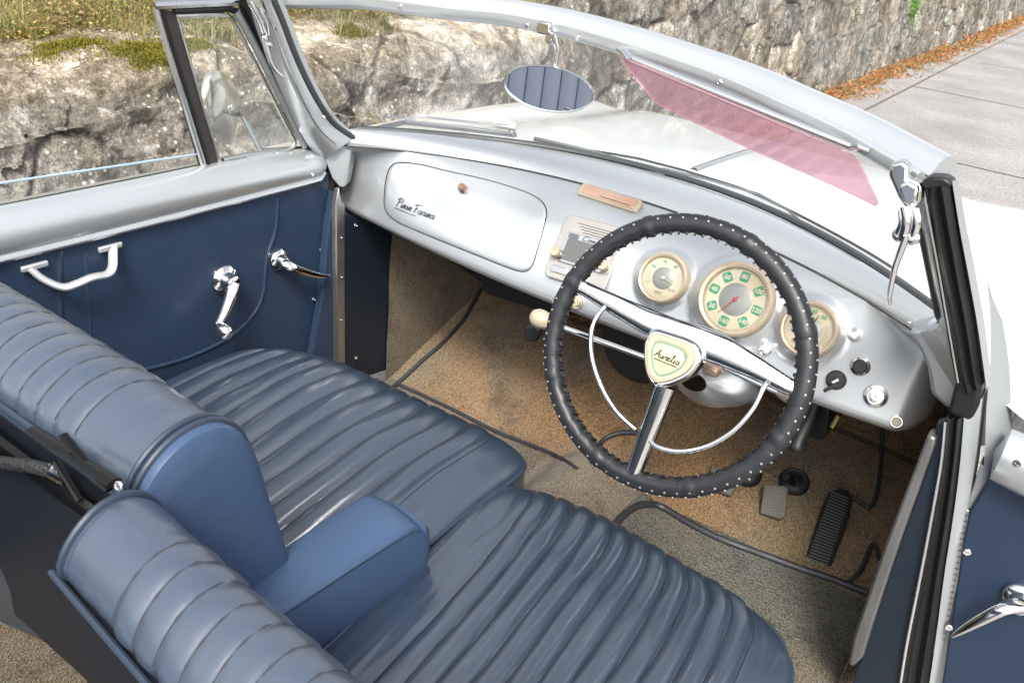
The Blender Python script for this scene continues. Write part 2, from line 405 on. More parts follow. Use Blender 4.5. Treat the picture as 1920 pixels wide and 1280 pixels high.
# ---- road and ground
def road_mat():
    m, n, l, b = colmat('road_surface'); b.inputs['Roughness'].default_value = .85
    tc = n.new('ShaderNodeTexCoord').outputs['Object']
    c = N_ramp(n, l, N_noise(n, l, tc, 1.2, 8, .6), [(.35, (.25, .236, .228)), (.65, (.34, .322, .311))])
    c = N_mix(n, l, 'MULTIPLY', .8, c, N_ramp(n, l, N_noise(n, l, tc, 60, 6, .8), [(.38, g3(.55)), (.5, g3(1)), (.64, g3(1.4))]))
    v = n.new('ShaderNodeTexVoronoi'); v.inputs['Scale'].default_value = 55; l.new(tc, v.inputs['Vector'])
    c = N_mix(n, l, 'MULTIPLY', .5, c, N_ramp(n, l, v.outputs['Distance'], [(.05, g3(1.3)), (.6, g3(.75))]))
    l.new(c, b.inputs['Base Color'])
    bp = n.new('ShaderNodeBump'); bp.inputs['Strength'].default_value = .6; bp.inputs['Distance'].default_value = .01
    l.new(v.outputs['Distance'], bp.inputs['Height']); l.new(bp.outputs[0], b.inputs['Normal']); return m
mb = MB(); mb.grid([[(x, y, -.02) for x in (-300, -30, 0, 30, 300)] for y in (-300, -30, 0, 30, 300)])
tag(mb.build('ground', mat('soil', (.16, .13, .09), .95, bump=('noise', 8, .6, .05), var=((.10, .12, .05), 3, .2)), flat=True), kind='structure')
mb = MB(); mb.grid([[(x, y, 0) for x in (-1.55, 0, 3.2, 7)] for y in (-8, 0, 8, 20, 60)])
road = tag(mb.build('road', road_mat(), flat=True), kind='structure')
mb = MB()   # joints in the slabs
jd = mat('joint_dirt', (.13, .115, .09), .95)
for pts in ([(-1.1, -8), (-1.06, 0), (-1.0, 6), (-1.03, 12), (-1.0, 60)],):
    for (a, b_) in zip(pts, pts[1:]):
        mb.grid([[(a[0]-.012, a[1], .004), (a[0]+.012, a[1], .004)], [(b_[0]-.012, b_[1], .004), (b_[0]+.012, b_[1], .004)]])
for y in (2.5, 5.9, 9.2, 12.5, 16, 20):
    rows = []
    for i in range(40):
        x = -1.02+i*.2; o = .02*nz(x*3, y, 0); rows.append([(x, y+o+x*.03-.010, .004), (x, y+o+x*.03+.010, .004)])
    mb.grid(rows)
tag(mb.build('road_joints', jd, flat=True), kind='structure')
# ---- hill behind the wall
mb = MB(); rows = []
for i in range(70):
    y = -6+i*.55; row = []
    for j in range(30):
        x = -1.58-j*.5*(1+j*.03); z = .80+.30*(-1.58-x)**.9+.05*nz(x*1.3, y*1.3, 3)
        if y > 2.5 : z += .75*min((y-2.5)/.6, 1)
        row.append((x, y, z))
    rows.append(row)
mb.grid(rows)
hillo = tag(mb.build('hill', mat('hill_earth', (.22, .18, .085), .95, bump=('noise', 14, .8, .05), var=((.12, .12, .045), 2.5, .2))), kind='structure')
# ---- bedrock outcrop on the left
mb = MB(); cols = []; rows = []
NY, NT = 680, 250
prof = [(-1.22, -.02), (-1.27, .14), (-1.36, .32), (-1.40, .52), (-1.45, .68), (-1.47, .78), (-1.50, .845), (-1.56, .885), (-1.66, .915), (-1.82, .93), (-2.1, .90)]
pp = resample([V((a, b_, 0)) for a, b_ in prof], NT)
for i in range(NY):
    y = -1.7+4.35*i/(NY-1); row = []
    for j in range(NT):
        p = pp[j]; t = j/(NT-1)
        f = ridge(y*1.1, p.x*1.3, p.y*1.5, 6)-1.15
        f2 = noise.fractal(V((y*2.3, p.x*2, p.y*3)), 1, 2, 6)
        # ledges: sharp steps that dip along the face
        st = (p.y*5.2+y*.55+.8*nz(y*.9, p.y*1.2, 7)); fr = st-math.floor(st); led = (fr**3)*.030
        cr = abs(nz(y*1.7, p.y*1.4, 11)); crack = -.018*max(0, 1-cr*30)
        amp = .75 if t < .72 else .35
        f3 = noise.fractal(V((y*11, p.x*9, p.y*12)), 1, 2, 4); bl_k = noise.cell(V((y*2.6+.5*f2, 3, p.y*4.2+.4*f2)))
        off = (f*.034+f2*.060+led+crack+f3*.013+bl_k*.009)*amp
        nx, nz_ = (1, .12) if t < .62 else ((.45, .8) if t < .75 else (0, 1))
        drop = 0
        if y > 2.3: drop = -.25*((y-2.3)/.35)**2
        q = (p.x+off*nx+drop*.6, y+.02*f2, p.y+off*nz_*(.6 if t > .75 else 1)+(.03*nz(y*1.2, 0, 5) if t > .6 else 0))
        row.append(q)
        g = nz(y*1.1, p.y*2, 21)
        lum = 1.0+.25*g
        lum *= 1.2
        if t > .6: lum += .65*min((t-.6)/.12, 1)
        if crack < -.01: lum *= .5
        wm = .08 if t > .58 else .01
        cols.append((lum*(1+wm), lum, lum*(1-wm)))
    rows.append(row)
mb.grid(rows)
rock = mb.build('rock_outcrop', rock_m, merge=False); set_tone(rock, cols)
tag(rock, 'weathered bedrock outcrop with lichen and moss, grass growing along its top, behind the passenger door', 'rock')
# ---- masonry wall further along
mb = MB(); cols = []; rows = []
ny, nzz = 900, 150
def stone_cell(y, z):
    y = y+.06*nz(y*2, z*2, 9); z = z+.05*nz(y*1.5, z*2, 1)
    sy, sz = .40, .27; cy, cz = math.floor(y/sy), math.floor(z/sz); best = []
    for i in (-1, 0, 1):
        for j in (-1, 0, 1):
            rn = random.Random((cy+i)*911+(cz+j)*37+3); py_ = (cy+i+.5+.75*(rn.random()-.5)+.5*((cz+j) % 2))*sy; pz_ = (cz+j+.5+.55*(rn.random()-.5))*sz
            best.append((max(abs(y-py_)*.72, abs(z-pz_))+.25*min(abs(y-py_), abs(z-pz_)), cy+i, cz+j))
    best.sort(); return best[0][1], best[0][2], (best[1][0]-best[0][0])*.5
tone_cache = {}
for i in range(ny):
    y = 2.45+26*(i/(ny-1))**1.7; row = []
    for j in range(nzz):
        z = -.02+2.0*j/(nzz-1)
        r_, c_, d = stone_cell(y, z)
        if (r_, c_) not in tone_cache:
            rn = random.Random(r_*131+c_*17); v = .95+.35*rn.random(); wr = rn.uniform(-.05, .06)
            if rn.random() < .18: v = 1.9
            tone_cache[(r_, c_)] = (v, wr, rn.uniform(-.018, .02))
        v, wr, bo = tone_cache[(r_, c_)]
        face = min(d/.022, 1); rough_ = noise.fractal(V((y*5, z*6, 3)), 1, 2, 5)
        patch = nz(y*.7, z*1.1, 31)
        mort = .3 if patch > .08 else .72       # rendered-over areas hide the joints
        x = -1.50-.10*z+(face*(.028+bo)*mort)+rough_*.017+.022*nz(y*.9, z*1.4, 4)
        row.append((x, y, z))
        lm = (v if face > .5 else .85)*(1+.12*rough_)
        if patch > .08: lm = 1.0+.35*(lm-.95)
        
        cols.append((lm*(1+wr), lm, lm*(1-wr)))
    rows.append(row)
mb.grid(rows)
mwall = mb.build('stone_wall', wall_m, merge=False); set_tone(mwall, cols)
tag(mwall, 'old mortared stone retaining wall with pale patched blocks, running along the road beyond the bonnet', 'wall')
# ---- vegetation
def leaf_mat(name, ramp, rough=.7):
    m, n, l, b = colmat(name); b.inputs['Roughness'].default_value = rough; b.inputs['Specular IOR Level'].default_value = .3
    a = n.new('ShaderNodeAttribute'); a.attribute_name = 'tone'; l.new(a.outputs['Color'], b.inputs['Base Color'])
    t = n.new('ShaderNodeBsdfTranslucent'); l.new(a.outputs['Color'], t.inputs[0])
    mx = n.new('ShaderNodeMixShader'); mx.inputs[0].default_value = .3
    l.new(b.outputs[0], mx.inputs[1]); l.new(t.outputs[0], mx.inputs[2]); l.new(mx.outputs[0], n['Material Output'].inputs[0]); return m
grass_m = leaf_mat('grass_blades', None)
HILL = Surf(hillo, rock)
def ground_z(x, y):
    r = HILL.t.ray_cast(V((x, y, 4)), V((0, 0, -1))); return r[0].z if r[0] else .9
class Leafy:
    def __init__(s): s.v = []; s.f = []; s.c = []
    def blade(s, p, h, wd, lean, col, seg=2):
        a = random.uniform(0, 2*PI); dx, dy = math.cos(a), math.sin(a); sx, sy = -dy*wd/2, dx*wd/2; k = len(s.v)
        for i in range(seg+1):
            t = i/seg; ww = 1-t*.9; ox = dx*lean*t*t*h; z = p[2]+h*t*(1-.15*lean*t)
            s.v += [(p[0]+ox*1+sx*ww, p[1]+dy*lean*t*t*h+sy*ww, z), (p[0]+ox-sx*ww, p[1]+dy*lean*t*t*h-sy*ww, z)]
            s.c += [col, col]
        for i in range(seg): s.f.append((k+2*i, k+2*i+1, k+2*i+3, k+2*i+2))
    def leaf(s, p, size, col, dirv=None, wide=.45):
        d = V(dirv) if dirv else V((random.gauss(0, 1), random.gauss(0, 1), random.gauss(.3, .6)))
        d.normalize(); u = d.cross(V((random.gauss(0, 1), random.gauss(0, 1), random.gauss(0, 1)))).normalized(); k = len(s.v); p = V(p)
        s.v += [tuple(p), tuple(p+d*size*.5+u*size*wide*.5), tuple(p+d*size), tuple(p+d*size*.5-u*size*wide*.5)]
        s.c += [col]*4; s.f.append((k, k+1, k+2, k+3))
    def build(s, name, m, parent=None):
        me = bpy.data.meshes.new(name); me.from_pydata(s.v, [], s.f); me.materials.append(m)
        a = me.color_attributes.new('tone', 'FLOAT_COLOR', 'POINT')
        a.data.foreach_set('color', [q for c in s.c for q in (*c, 1)])
        o = bpy.data.objects.new(name, me); sc.collection.objects.link(o)
        if parent: o.parent = parent
        return o
PAL = [(.34, .29, .08), (.26, .25, .07), (.36, .29, .14), (.19, .22, .06), (.40, .33, .20), (.28, .17, .09), (.30, .26, .09)]
def shade_col(c, v=.25):
    k = random.uniform(1-v, 1+v); return tuple(min(q*k, .7) for q in c)
lf = Leafy(); rnd = random.Random(3)
for i in range(6500):
    x = -1.62-abs(random.gauss(0, 1))*.75; y = random.uniform(-1.3, 2.75)
    pz = nz(x*2.2, y*2.2, 8); k = int((pz*.5+.5)*len(PAL)+random.gauss(0, .9)) % len(PAL)
    if nz(x*4, y*4, 2) < -.32: continue
    z = ground_z(x, y)
    if x > -1.78 and nz(y*2.5, 4, 1) < .05: continue
    base = PAL[k]; h0 = random.uniform(.025, .10)*(1.35 if x < -1.85 else .8)
    for b_ in range(7):
        lf.blade((x+random.gauss(0, .014), y+random.gauss(0, .014), z-.006), h0*random.uniform(.5, 1.2), random.uniform(.0025, .005), random.uniform(.1, 1.3), shade_col(base))
tag(lf.build('grass', grass_m), kind='stuff')
lf = Leafy()
for i in range(11500):
    x = -1.66-abs(random.gauss(0, 1))*.7; y = random.uniform(-1.3, 2.75)
    if nz(x*1.9, y*1.9, 14) < -.25 or (x > -1.74 and nz(y*3, 2, 9) < .1): continue
    z = ground_z(x, y); base = [(.20, .23, .06), (.30, .28, .08), (.34, .22, .11), (.36, .32, .12), (.26, .16, .10)][int((nz(x*2.4, y*2.4, 40)*.5+.5)*5+random.gauss(0, .7)) % 5]
    hh = random.uniform(.03, .14)
    for b_ in range(12):
        t = random.random(); q = (x+random.gauss(0, .02+.02*t), y+random.gauss(0, .02+.02*t), z+hh*t)
        lf.leaf(q, random.uniform(.006, .017), shade_col(base, .35))
tag(lf.build('undergrowth', grass_m), kind='stuff')
lf = Leafy()      # moss cushions along the lip
for (px_, py_, rx, rz) in ((130, 102, .10, .04), (260, 103, .10, .035), (300, 108, .07, .03), (395, 76, .07, .035), (360, 95, .05, .03), (660, 62, .06, .03), (60, 88, .05, .03)):
    c = at(px_, py_, (0, 0, .90), (0, 0, 1))
    for i in range(2200):
        x = c.x+random.gauss(0, rz*.45); y = c.y+random.gauss(0, rx*.6); z = ground_z(x, y)
        lf.leaf((x, y, z-.004+random.random()*.014), .009, shade_col((.24, .20, .025) if random.random() < .7 else (.14, .16, .03), .3), (random.gauss(0, .5), random.gauss(0, .5), 1))
tag(lf.build('moss', grass_m), kind='stuff')
lf = Leafy()      # orange dry litter at the foot of the wall
for i in range(15000):
    y = 4.2+random.random()**1.6*20; wdt = .13+.06*nz(y*1.4, 0, 0); x = -1.50+.06+abs(random.gauss(0, wdt))
    if nz(x*3, y*1.7, 6) < -.3: continue
    z = max(0, .10-(x+1.5)*.35)*random.random()
    lf.leaf((x, y, z+.004), random.uniform(.015, .038)*(1+y*.05), shade_col([(.42, .17, .06), (.50, .26, .11), (.36, .21, .10), (.20, .20, .07)][min(int(random.random()**1.3*4), 3)], .3), (random.gauss(0, 1), random.gauss(0, 1), random.gauss(.4, .4)), .35)
tag(lf.build('leaf_litter', grass_m), kind='stuff')
def weed(px_, py_, x0, r, n_, cols_, label, leafsize=.03, name='weed'):
    c = atx(px_, py_, x0); lf = Leafy(); st = MB()
    for i in range(n_):
        q = c+V((abs(random.gauss(0, r*.5)), random.gauss(0, r), random.gauss(0, r*1.1)))
        lf.leaf(q, random.uniform(.6, 1.3)*leafsize, shade_col(random.choice(cols_), .3))
        if i % 14 == 0: st.tube([c+V((-.03, 0, -r)), (c+q)/2+V((.01, 0, 0)), q], .0015, 4)
    s_ = st.build(name, mat('weed_stem', (.14, .13, .05), .8)); l_ = lf.build('leaves', grass_m, s_)
    return tag(s_, label, 'plant')
weed(1706, 14, -1.56, .10, 260, [(.10, .26, .04), (.16, .34, .06)], 'bright green leafy weed growing out of the top of the far stone wall', .045)
weed(1600, 30, -1.56, .05, 70, [(.16, .20, .05)], 'small dull green tuft in a vertical joint of the stone wall', .03)
weed(762, 6, -1.74, .055, 220, [(.12, .24, .05), (.18, .30, .07)], 'fresh green plant on the rock, seen just under the windscreen top rail', .022)
weed(245, 25, -1.98, .06, 240, [(.16, .27, .06), (.22, .32, .09)], 'leafy green plant on the bank above the rock, left of the quarter window', .024)
weed(150, 45, -1.9, .05, 200, [(.36, .20, .13), (.40, .28, .16)], 'reddish brown dried plant on the bank above the rock', .018, 'dried_plant')
# ================================================================== THE CAR
car = bpy.data.objects.new('convertible_car', None); sc.collection.objects.link(car)
car.location = (0, 0, 0)
tag(car, 'silver open vintage convertible with dark blue leather seats and a studded black steering wheel', 'car')
def clampf(x, a=0., b=1.): return max(a, min(b, x))
def sstep(a, b, x):
    t = clampf((x-a)/(b-a)); return t*t*(3-2*t)
# ---- floor pan with carpet -------------------------------------------------
def floor_z(x, y):
    br = .40+.04*sstep(.1, .6, x)
    if y < br: z = .25
    elif y < .80: z = .25+.36*(y-br)
    else: z = min(.25+.36*(.80-br)+1.6*(y-.80), .84)
    tun = math.exp(-((x-.06)/.105)**4)*(1-sstep(.34, .50, y))*.085
    tun2 = math.exp(-((x-.03)/.20)**4)*sstep(.45, .75, y)*.10
    if y > .95: tun2 = 0
    return z+tun+tun2+.003*nz(x*9, y*9, 0)
mb = MB(); mb.grid([[(x, y, floor_z(x, y)) for x in [-.60+1.29*i/150 for i in range(151)]] for y in [-1.75+.02*j for j in range(140)]])
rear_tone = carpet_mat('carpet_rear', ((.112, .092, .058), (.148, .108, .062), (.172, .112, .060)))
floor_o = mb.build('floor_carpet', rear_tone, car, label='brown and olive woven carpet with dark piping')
mb = MB(); mb.grid([[(x, y, floor_z(x, y)+.0045) for x in [.165+.51*i/60 for i in range(61)]] for y in [-.80+(1.195+.03)*j/70 for j in range(71)]])
mb.v = [(x, y if y < .40 else min(y, .40+.04*sstep(.1, .6, x)), z) for x, y, z in mb.v]
mb2 = MB(); mb2.grid([[(x, y, floor_z(x, y)+.003) for x in [-.60+1.27*i/130 for i in range(131)]] for y in [.395+.015*j for j in range(42)]])
toe = mb2.build('toeboard_carpet', carpet, floor_o, label='brown carpet on the sloping toeboard')
dmat = mb.build('driver_mat', mat_olive, floor_o, label='olive carpet mat in front of the driver seat')
mb = MB(); mb.grid([[(x, y, floor_z(x, y)+.004) for x in [-.09+.25*i/40 for i in range(41)]] for y in [-.80+.02*j for j in range(60)]])
mb.build('tunnel_carpet', mat_beige, floor_o, label='pale carpet over the centre tunnel')
# carpeted sides of the footwell
mb = MB()
mb.grid([[(-.602+.004*nz(y*8, z*8, 2)+.05*sstep(.55, .9, y)*(z-.25), y, z) for z in [.24+.025*k for k in range(26)]] for y in [.38+.03*k for k in range(26)]])
side_l = mb.build('side_carpet', mat_beige, floor_o, label='lighter carpet on the left side of the footwell')
mb = MB(); mb.grid([[(.672, y, z) for z in (.24, .5, .9)] for y in (.16, .5, 1.15)])
side_r = mb.build('side_carpet', carpet, floor_o)
FLOOR = Surf(floor_o, side_l, side_r, dmat, toe)
def piping_on(px, r, parent, surf=FLOOR, m=rubber, name='piping', sm=5, h=.004, closed=False):
    pts = [surf.hit(x, y, h) for x, y in smooth2(px, sm, closed)]
    mb = MB(); mb.tube(pts, r, 8, closed=closed); return mb.build(name, m, parent)
pip_dark = mat('carpet_edging', (.035, .036, .042), .5, rvar=.1, bump=('noise', 150, .3, .002))
piping_on([(905, 540), (893, 560), (870, 600), (830, 645), (790, 680), (742, 724), (732, 730)], .006, floor_o, m=pip_dark)
piping_on([(745, 722), (790, 742), (850, 770), (885, 788), (940, 815), (1010, 842), (1050, 860), (1082, 882)], .005, floor_o, m=pip_dark)
piping_on([(1118, 850), (1130, 828), (1155, 815), (1185, 812), (1225, 818)], .006, floor_o, m=pip_dark)
piping_on([(1143, 992), (1165, 968), (1190, 950), (1212, 946), (1240, 952), (1290, 982), (1350, 1012), (1430, 1042), (1500, 1068), (1560, 1088), (1625, 1112)], .008, floor_o, m=pip_dark)
piping_on([(1585, 1096), (1610, 1075), (1622, 1050), (1632, 1026), (1640, 1024), (1648, 1050)], .005, floor_o, m=pip_dark)
piping_on([(1655, 790), (1652, 850), (1645, 920), (1632, 952), (1612, 942), (1570, 918)], .005, floor_o, m=pip_dark)
# black heater box and column gear under the dashboard
def pxbox(name, poly, y, depth, m, parent, bevel=.006, h=None):
    """a block whose rear face is a traced outline on the plane Y=y, running forward by depth"""
    mb = MB(); mb.prism([aty(a, b_, y) for a, b_ in poly], (0, depth, 0)); return mb.build(name, m, parent, bevel=bevel)
pxbox('heater_box', [(845, 470), (845, 493), (900, 530), (908, 552), (1020, 588), (1130, 600), (1200, 640), (1200, 560), (1000, 480)], .34, .30, black, car)
mb = MB(); q = aty(1195, 640, .50); mb.lathe(q, (0, -1, .25), [(.0, .0), (.085, .0), (.10, -.03), (.10, -.12), (.0, -.13)], 28)
mb.build('heater_duct', black, car)
pxbox('fuse_box', [(1498, 740), (1560, 745), (1552, 815), (1540, 828), (1512, 820), (1500, 800)], .36, .10, black, car)
mb = MB(); pts = [aty(1530, 745, .34), aty(1520, 780, .33), aty(1500, 820, .31), aty(1492, 842, .30)]
mb.tube(smooth(pts, 4), [.014, .014, .014, .014, .013, .013, .013, .013, .014, .015, .016, .017, .016], 10)
mb.build('bonnet_release_lever', black, car)
mb = MB(); mb.tube([aty(1572, 778, .3), aty(1560, 800, .3)], .004, 8); mb.build('fuse_tab', mat('brass', (.5, .4, .15), .35, .8), car)
# ---- front bodywork --------------------------------------------------------
def body_z(ax, y):
    zc = .925-.055*((y-.45)/1.0)**2 if y > .45 else .925
    e = clampf((ax-.40)/.36); z = zc-.045*e*e
    z -= .012*math.exp(-((ax-.50)/.08)**2)*sstep(.45, 1.0, y)
    z += .012*math.exp(-((ax-.66)/.08)**2)*sstep(.3, .9, y)
    if y > 1.30: z -= .55*((y-1.30)/.5)**2
    return z
def bodyP(s, t):
    """s -1..1 across, t 0..1 from the windscreen to the nose"""
    ax = abs(s)
    if ax < .8: x = ax/.8*.765
    else:
        k = (ax-.8)/.2; x = .765+.028*math.sin(k*PI/2)
    y0 = (.555-.33*(min(x, .66)/.62)**2) if x < .66 else .181-.06*((x-.66)/.12)
    y0 = max(y0, .125); y = y0+(1.78-y0)*t
    if y > 1.2: x *= 1-.22*((y-1.2)/.58)**2
    z = body_z(min(x, .765), y)
    if ax > .8:
        k = (ax-.8)/.2; z -= .62*(1-math.cos(k*PI/2)) if k < 1 else .62
    return V((math.copysign(x, s), y, max(z, .12)))
mb = MB(); S = [-1+2*i/120 for i in range(121)]; T = [j/70 for j in range(71)]
mb.grid([[bodyP(s, t) for t in T] for s in S])
front = mb.build('front_wings', silver_skylit, car, label='silver wings and scuttle ahead of the windscreen')
BODY = Surf(front)
hp = [(940, 262), (1080, 290), (1230, 327), (1350, 372), (1484, 431), (1620, 508), (1700, 560), (1762, 617)]
def seam_y(x): # rear edge of the bonnet
    return .68-.085*abs(x+.02)**1-.62*max(0, abs(x)-.12)**1.25
mb = MB()
mb.grid([[V((x*(1-.12*t), seam_y(x)+(1.70-seam_y(x))*t, 0)) for t in T] for x in [-.50+1.0*i/60 for i in range(61)]])
mb.v = [(x, y, body_z(abs(x), y)+.0035) for x, y, z in mb.v]
hood = mb.build('bonnet', silver_skylit, car, solid=.004, label='silver bonnet with a raised centre rib')
mb = MB(); mb.grid([[V((x, y, body_z(0, y)+.0045+hh)) for x, hh in ((-.010, 0), (-.004, .004), (.004, .004), (.010, 0))] for y in [.70+.02*k for k in range(36)]])
mb.build('centre_rib', chrome_old, hood)
seamd = mat('panel_gap', (.03, .03, .03), .8)
mb = MB(); mb.tube([V((x, seam_y(x)-.004, body_z(abs(x), seam_y(x))+.004)) for x in [-.5+1.0*i/50 for i in range(51)]], .0022, 6); mb.build('bonnet_gap', seamd, front)
# ---- dashboard -------------------------------------------------------------
DX = .643
bulges = []   # (centre, radius, height) filled for the instrument pods
def dashP(x, t):
    a = abs(x)/.6; Yt = .412-.185*a**2.2; Zt = .918-.010*a*a
    Yb = .222+.028*a*a; Zb = .724+(.014*a*a if x < 0 else -.004*a)
    k = clampf((x-.588)/.055)
    if x > 0: Zb += .026*k**2.5
    Yo = .05*k**3
    if t < .78:
        q = t/.78; T0 = V((x, Yt, Zt)); C0 = V((x, Yb+.050, Zt+.002)); B0 = V((x, Yb, Zb+.02))
        p = T0*(1-q)**2+C0*2*q*(1-q)+B0*q*q
    else:
        q = (t-.78)/.22*PI*.95; r = .016
        p = V((x, Yb+r-r*math.cos(q), Zb+.02-r*math.sin(q)*1.1))
    p.y += Yo
    return p
XS = [-.656+(DX+.656)*i/260 for i in range(261)]; TS = [j/90 for j in range(91)]
def dash_mesh(bl):
    mb = MB(); rows = []
    for x in XS:
        row = []
        for t in TS:
            p = dashP(x, t); p2 = dashP(x, min(t+.01, 1)); tn = (p2-p)
            n = V((1, 0, 0)).cross(tn).normalized()
            if n.y > 0: n = -n
            h = 0
            for c, r, hh in bl:
                d = (p-c).length; h = max(h, hh*(1-sstep(r*.95, r*1.55, d)))
            row.append(p+n*h)
        rows.append(row)
    mb.grid(rows)
    # end faces
    for x in (-.656, DX):
        mb.grid([[dashP(x, t) for t in TS], [dashP(x, t)+V((0, .10, 0)) for t in TS]])
    return mb
d0 = dash_mesh([]); tmp = d0.build('tmp', silver); D0 = Surf(tmp); bpy.data.objects.remove(tmp)
GC = [((1245, 522), 46), ((1380, 562), 67), ((1518, 618), 49)]
bl = [(D0.hit(*c), r/FPX*1.33*1.06, .013 if r < 60 else .016) for c, r in GC]
dash = dash_mesh(bl).build('dashboard', silver, car, label='silver painted dashboard')
DASH = Surf(dash)
# glovebox lid
gl_px = smooth2([(748, 305), (790, 309), (835, 320), (890, 332), (936, 344), (985, 360), (1014, 376), (1025, 398), (1018, 430), (1008, 465), (998, 497), (983, 509), (953, 502), (900, 481), (835, 455), (775, 430), (740, 413), (722, 392), (721, 360), (724, 336), (731, 315)], 4)
mb = MB(); mb.tube([DASH.hit(x, y, .0002) for x, y in gl_px], .0013, 6, closed=True); lidgap = mb.build('lid_gap', seamd, dash)
cxg, cyg = 872, 405
gl_in = [(cxg+(x-cxg)*.996, cyg+(y-cyg)*.994) for x, y in gl_px]
lid = fan(DASH, gl_in, .003, rings=(1, .985, .96, .85, .7, .5, .3, .12), hs=(.0003, .0016, .0020, .0020, .0020, .0020, .0020, .0020), edge=False).build('glovebox_lid', silver, dash)
LID = Surf(lid)
def knob(px_, surf, prof, m, name, parent, n=20, tilt=None, label=None):
    p = surf.hit(*px_); nn = surf.nrm(*px_) if tilt is None else V(tilt)
    mb = MB(); mb.lathe(p, nn, prof, n); return mb.build(name, m, parent, label=label), p, nn
k1, kp, kn = knob((870, 356), LID, [(.009, 0), (.009, .002), (.0065, .004), (.006, .009), (.0085, .011), (.0085, .016), (.007, .018), (.005, .0175), (.0045, .0165), (0, .0165)], brown_knob, 'lid_knob', dash)
# script on the lid
o1 = LID.hit(742, 386, .0018); ux = (LID.hit(815, 413, .0018)-o1); uy0 = (LID.hit(748, 366, .0018)-LID.hit(742, 386, .0018))
mb = MB(); script_text('Pinin Farina', lambda a, b_: o1+ux*a*.98+uy0*b_*.78, .0007, mb)
mb.tube([o1-uy0*.18+ux*.0, o1-uy0*.25+ux*.55], .0008, 6)
mb.build('badge_script', ink, lid)
# ---- instruments
def gauge_at(c, rpx, name='gauge'):
    p = DASH.hit(*c); view = (CAM-p).normalized()
    nn = V((.0, -.90, .43)).normalized(); u, v_, n_ = frame(nn, V((1, 0, .0)))
    d = (p-CAM).length; R_ = rpx/FPX*d*1.02
    o = p+n_*.004
    mb = MB(); mb.lathe(o, n_, [(R_*1.02, -.02), (R_*1.02, .004), (R_*.99, .008), (R_*.93, .0105), (R_*.86, .009), (R_*.83, .004), (R_*.82, -.001)], 64)
    g = mb.build(name, gauge_ring, dash)
    return g, o, u, v_, n_, R_
def dial(g, o, u, v_, n_, R_, m=dial_m):
    mb = MB(); mb.lathe(o, n_, [(R_*.84, .0005), (R_*.5, .0008), (0, .0008)], 48); mb.build('dial_face', m, g)
    mb = MB(); mb.lathe(o, n_, [(R_*.44, .0008), (R_*.44, .0018), (R_*.42, .0024), (0, .0024)], 40); mb.build('dial_centre', dial_mid, g)
    mb = MB(); mb.lathe(o, n_, [(R_*.85, .0055), (R_*.6, .0070), (R_*.3, .0078), (0, .0082)], 40); mb.build('gauge_glass', gauge_glass, g)
def pol(o, u, v_, n_, r, a, h): return o+u*(math.cos(a)*r)+v_*(math.sin(a)*r)+n_*h
def ticks(g, o, u, v_, n_, a0, a1, k, r0, r1, wd, m, name='tick_marks'):
    mb = MB()
    for i in range(k):
        a = rad(a0+(a1-a0)*i/(k-1)); t = V(-u*math.sin(a)+v_*math.cos(a))*wd/2
        P0, P1 = pol(o, u, v_, n_, r0, a, .0016), pol(o, u, v_, n_, r1, a, .0014)
        mb.add([P0-t, P0+t, P1+t, P1-t], [(0, 1, 2, 3)])
    return mb.build(name, m, g, flat=True)
def numerals(g, o, u, v_, n_, items, r, size, m, rot=0, name='numeral'):
    for txt, a in items:
        mb = MB(); c = pol(o, u, v_, n_, r, rad(a), .0019)
        tu = u*math.cos(rad(rot))+v_*math.sin(rad(rot)); tv = -u*math.sin(rad(rot))+v_*math.cos(rad(rot))
        font_mesh(txt, size, lambda x, y, c=c, tu=tu, tv=tv: c+tu*x+tv*y, mb)
        mb.build(name, m, g, flat=True)
def needle(g, o, u, v_, n_, a, r, m, wd=.0012, h=.0045):
    mb = MB(); P1 = pol(o, u, v_, n_, r, rad(a), h); P0 = pol(o, u, v_, n_, -r*.2, rad(a), h)
    mb.tube([P0, P1], [wd, wd*.4], 6); mb.lathe(o, n_, [(.0035, .0024), (.0035, .0052), (.002, .006), (0, .006)], 14); mb.build('needle', m, g)
G = gauge_at(*GC[1], 'speedometer'); dial(*G)
NUM = [('20', 214), ('40', 172), ('60', 130), ('80', 88), ('100', 38), ('120', -8), ('140', -50), ('160', -97)]
for t_, a in NUM:
    mb = MB(); c = pol(*G[1:5], G[5]*.635, rad(a), .0011); er = G[1+0]; ra_ = rad(a); e1 = G[2]*math.cos(ra_)+G[3]*math.sin(ra_); e2 = -G[2]*math.sin(ra_)+G[3]*math.cos(ra_)
    mb.add([c+e1*x*G[5]*1.0+e2*y*G[5]*1.0 for x, y in rrect(.27, .25, .06, 3)], [tuple(range(16))])
    mb.build('green_pad', green_m, G[0], flat=True)
numerals(*G[:5], NUM, G[5]*.635, G[5]*.17, dial_m)
ticks(*G[:5], 200, -70, 46, G[5]*.77, G[5]*.82, .0006, ink)
numerals(*G[:5], [('KM', 90)], G[5]*.2, G[5]*.15, ink, name='caption'); numerals(*G[:5], [('03785', 270)], G[5]*.18, G[5]*.14, ink, name='odometer')
needle(*G[:5], 238, G[5]*.55, red_m)
G = gauge_at(*GC[0]); dial(*G)
numerals(*G[:5], [('100', 150), ('70', 105), ('40', 60)], G[5]*.64, G[5]*.17, green_m); numerals(*G[:5], [('H2O', 270), ('OLIO', 325)], G[5]*.6, G[5]*.16, dial_mid, name='caption')
ticks(*G[:5], 165, 215, 9, G[5]*.5, G[5]*.78, .0009, white_m); ticks(*G[:5], -15, 35, 9, G[5]*.55, G[5]*.78, .0009, white_m)
ticks(*G[:5], 225, 300, 8, G[5]*.70, G[5]*.78, .0007, ink)
needle(*G[:5], -15, G[5]*.5, gauge_ring)
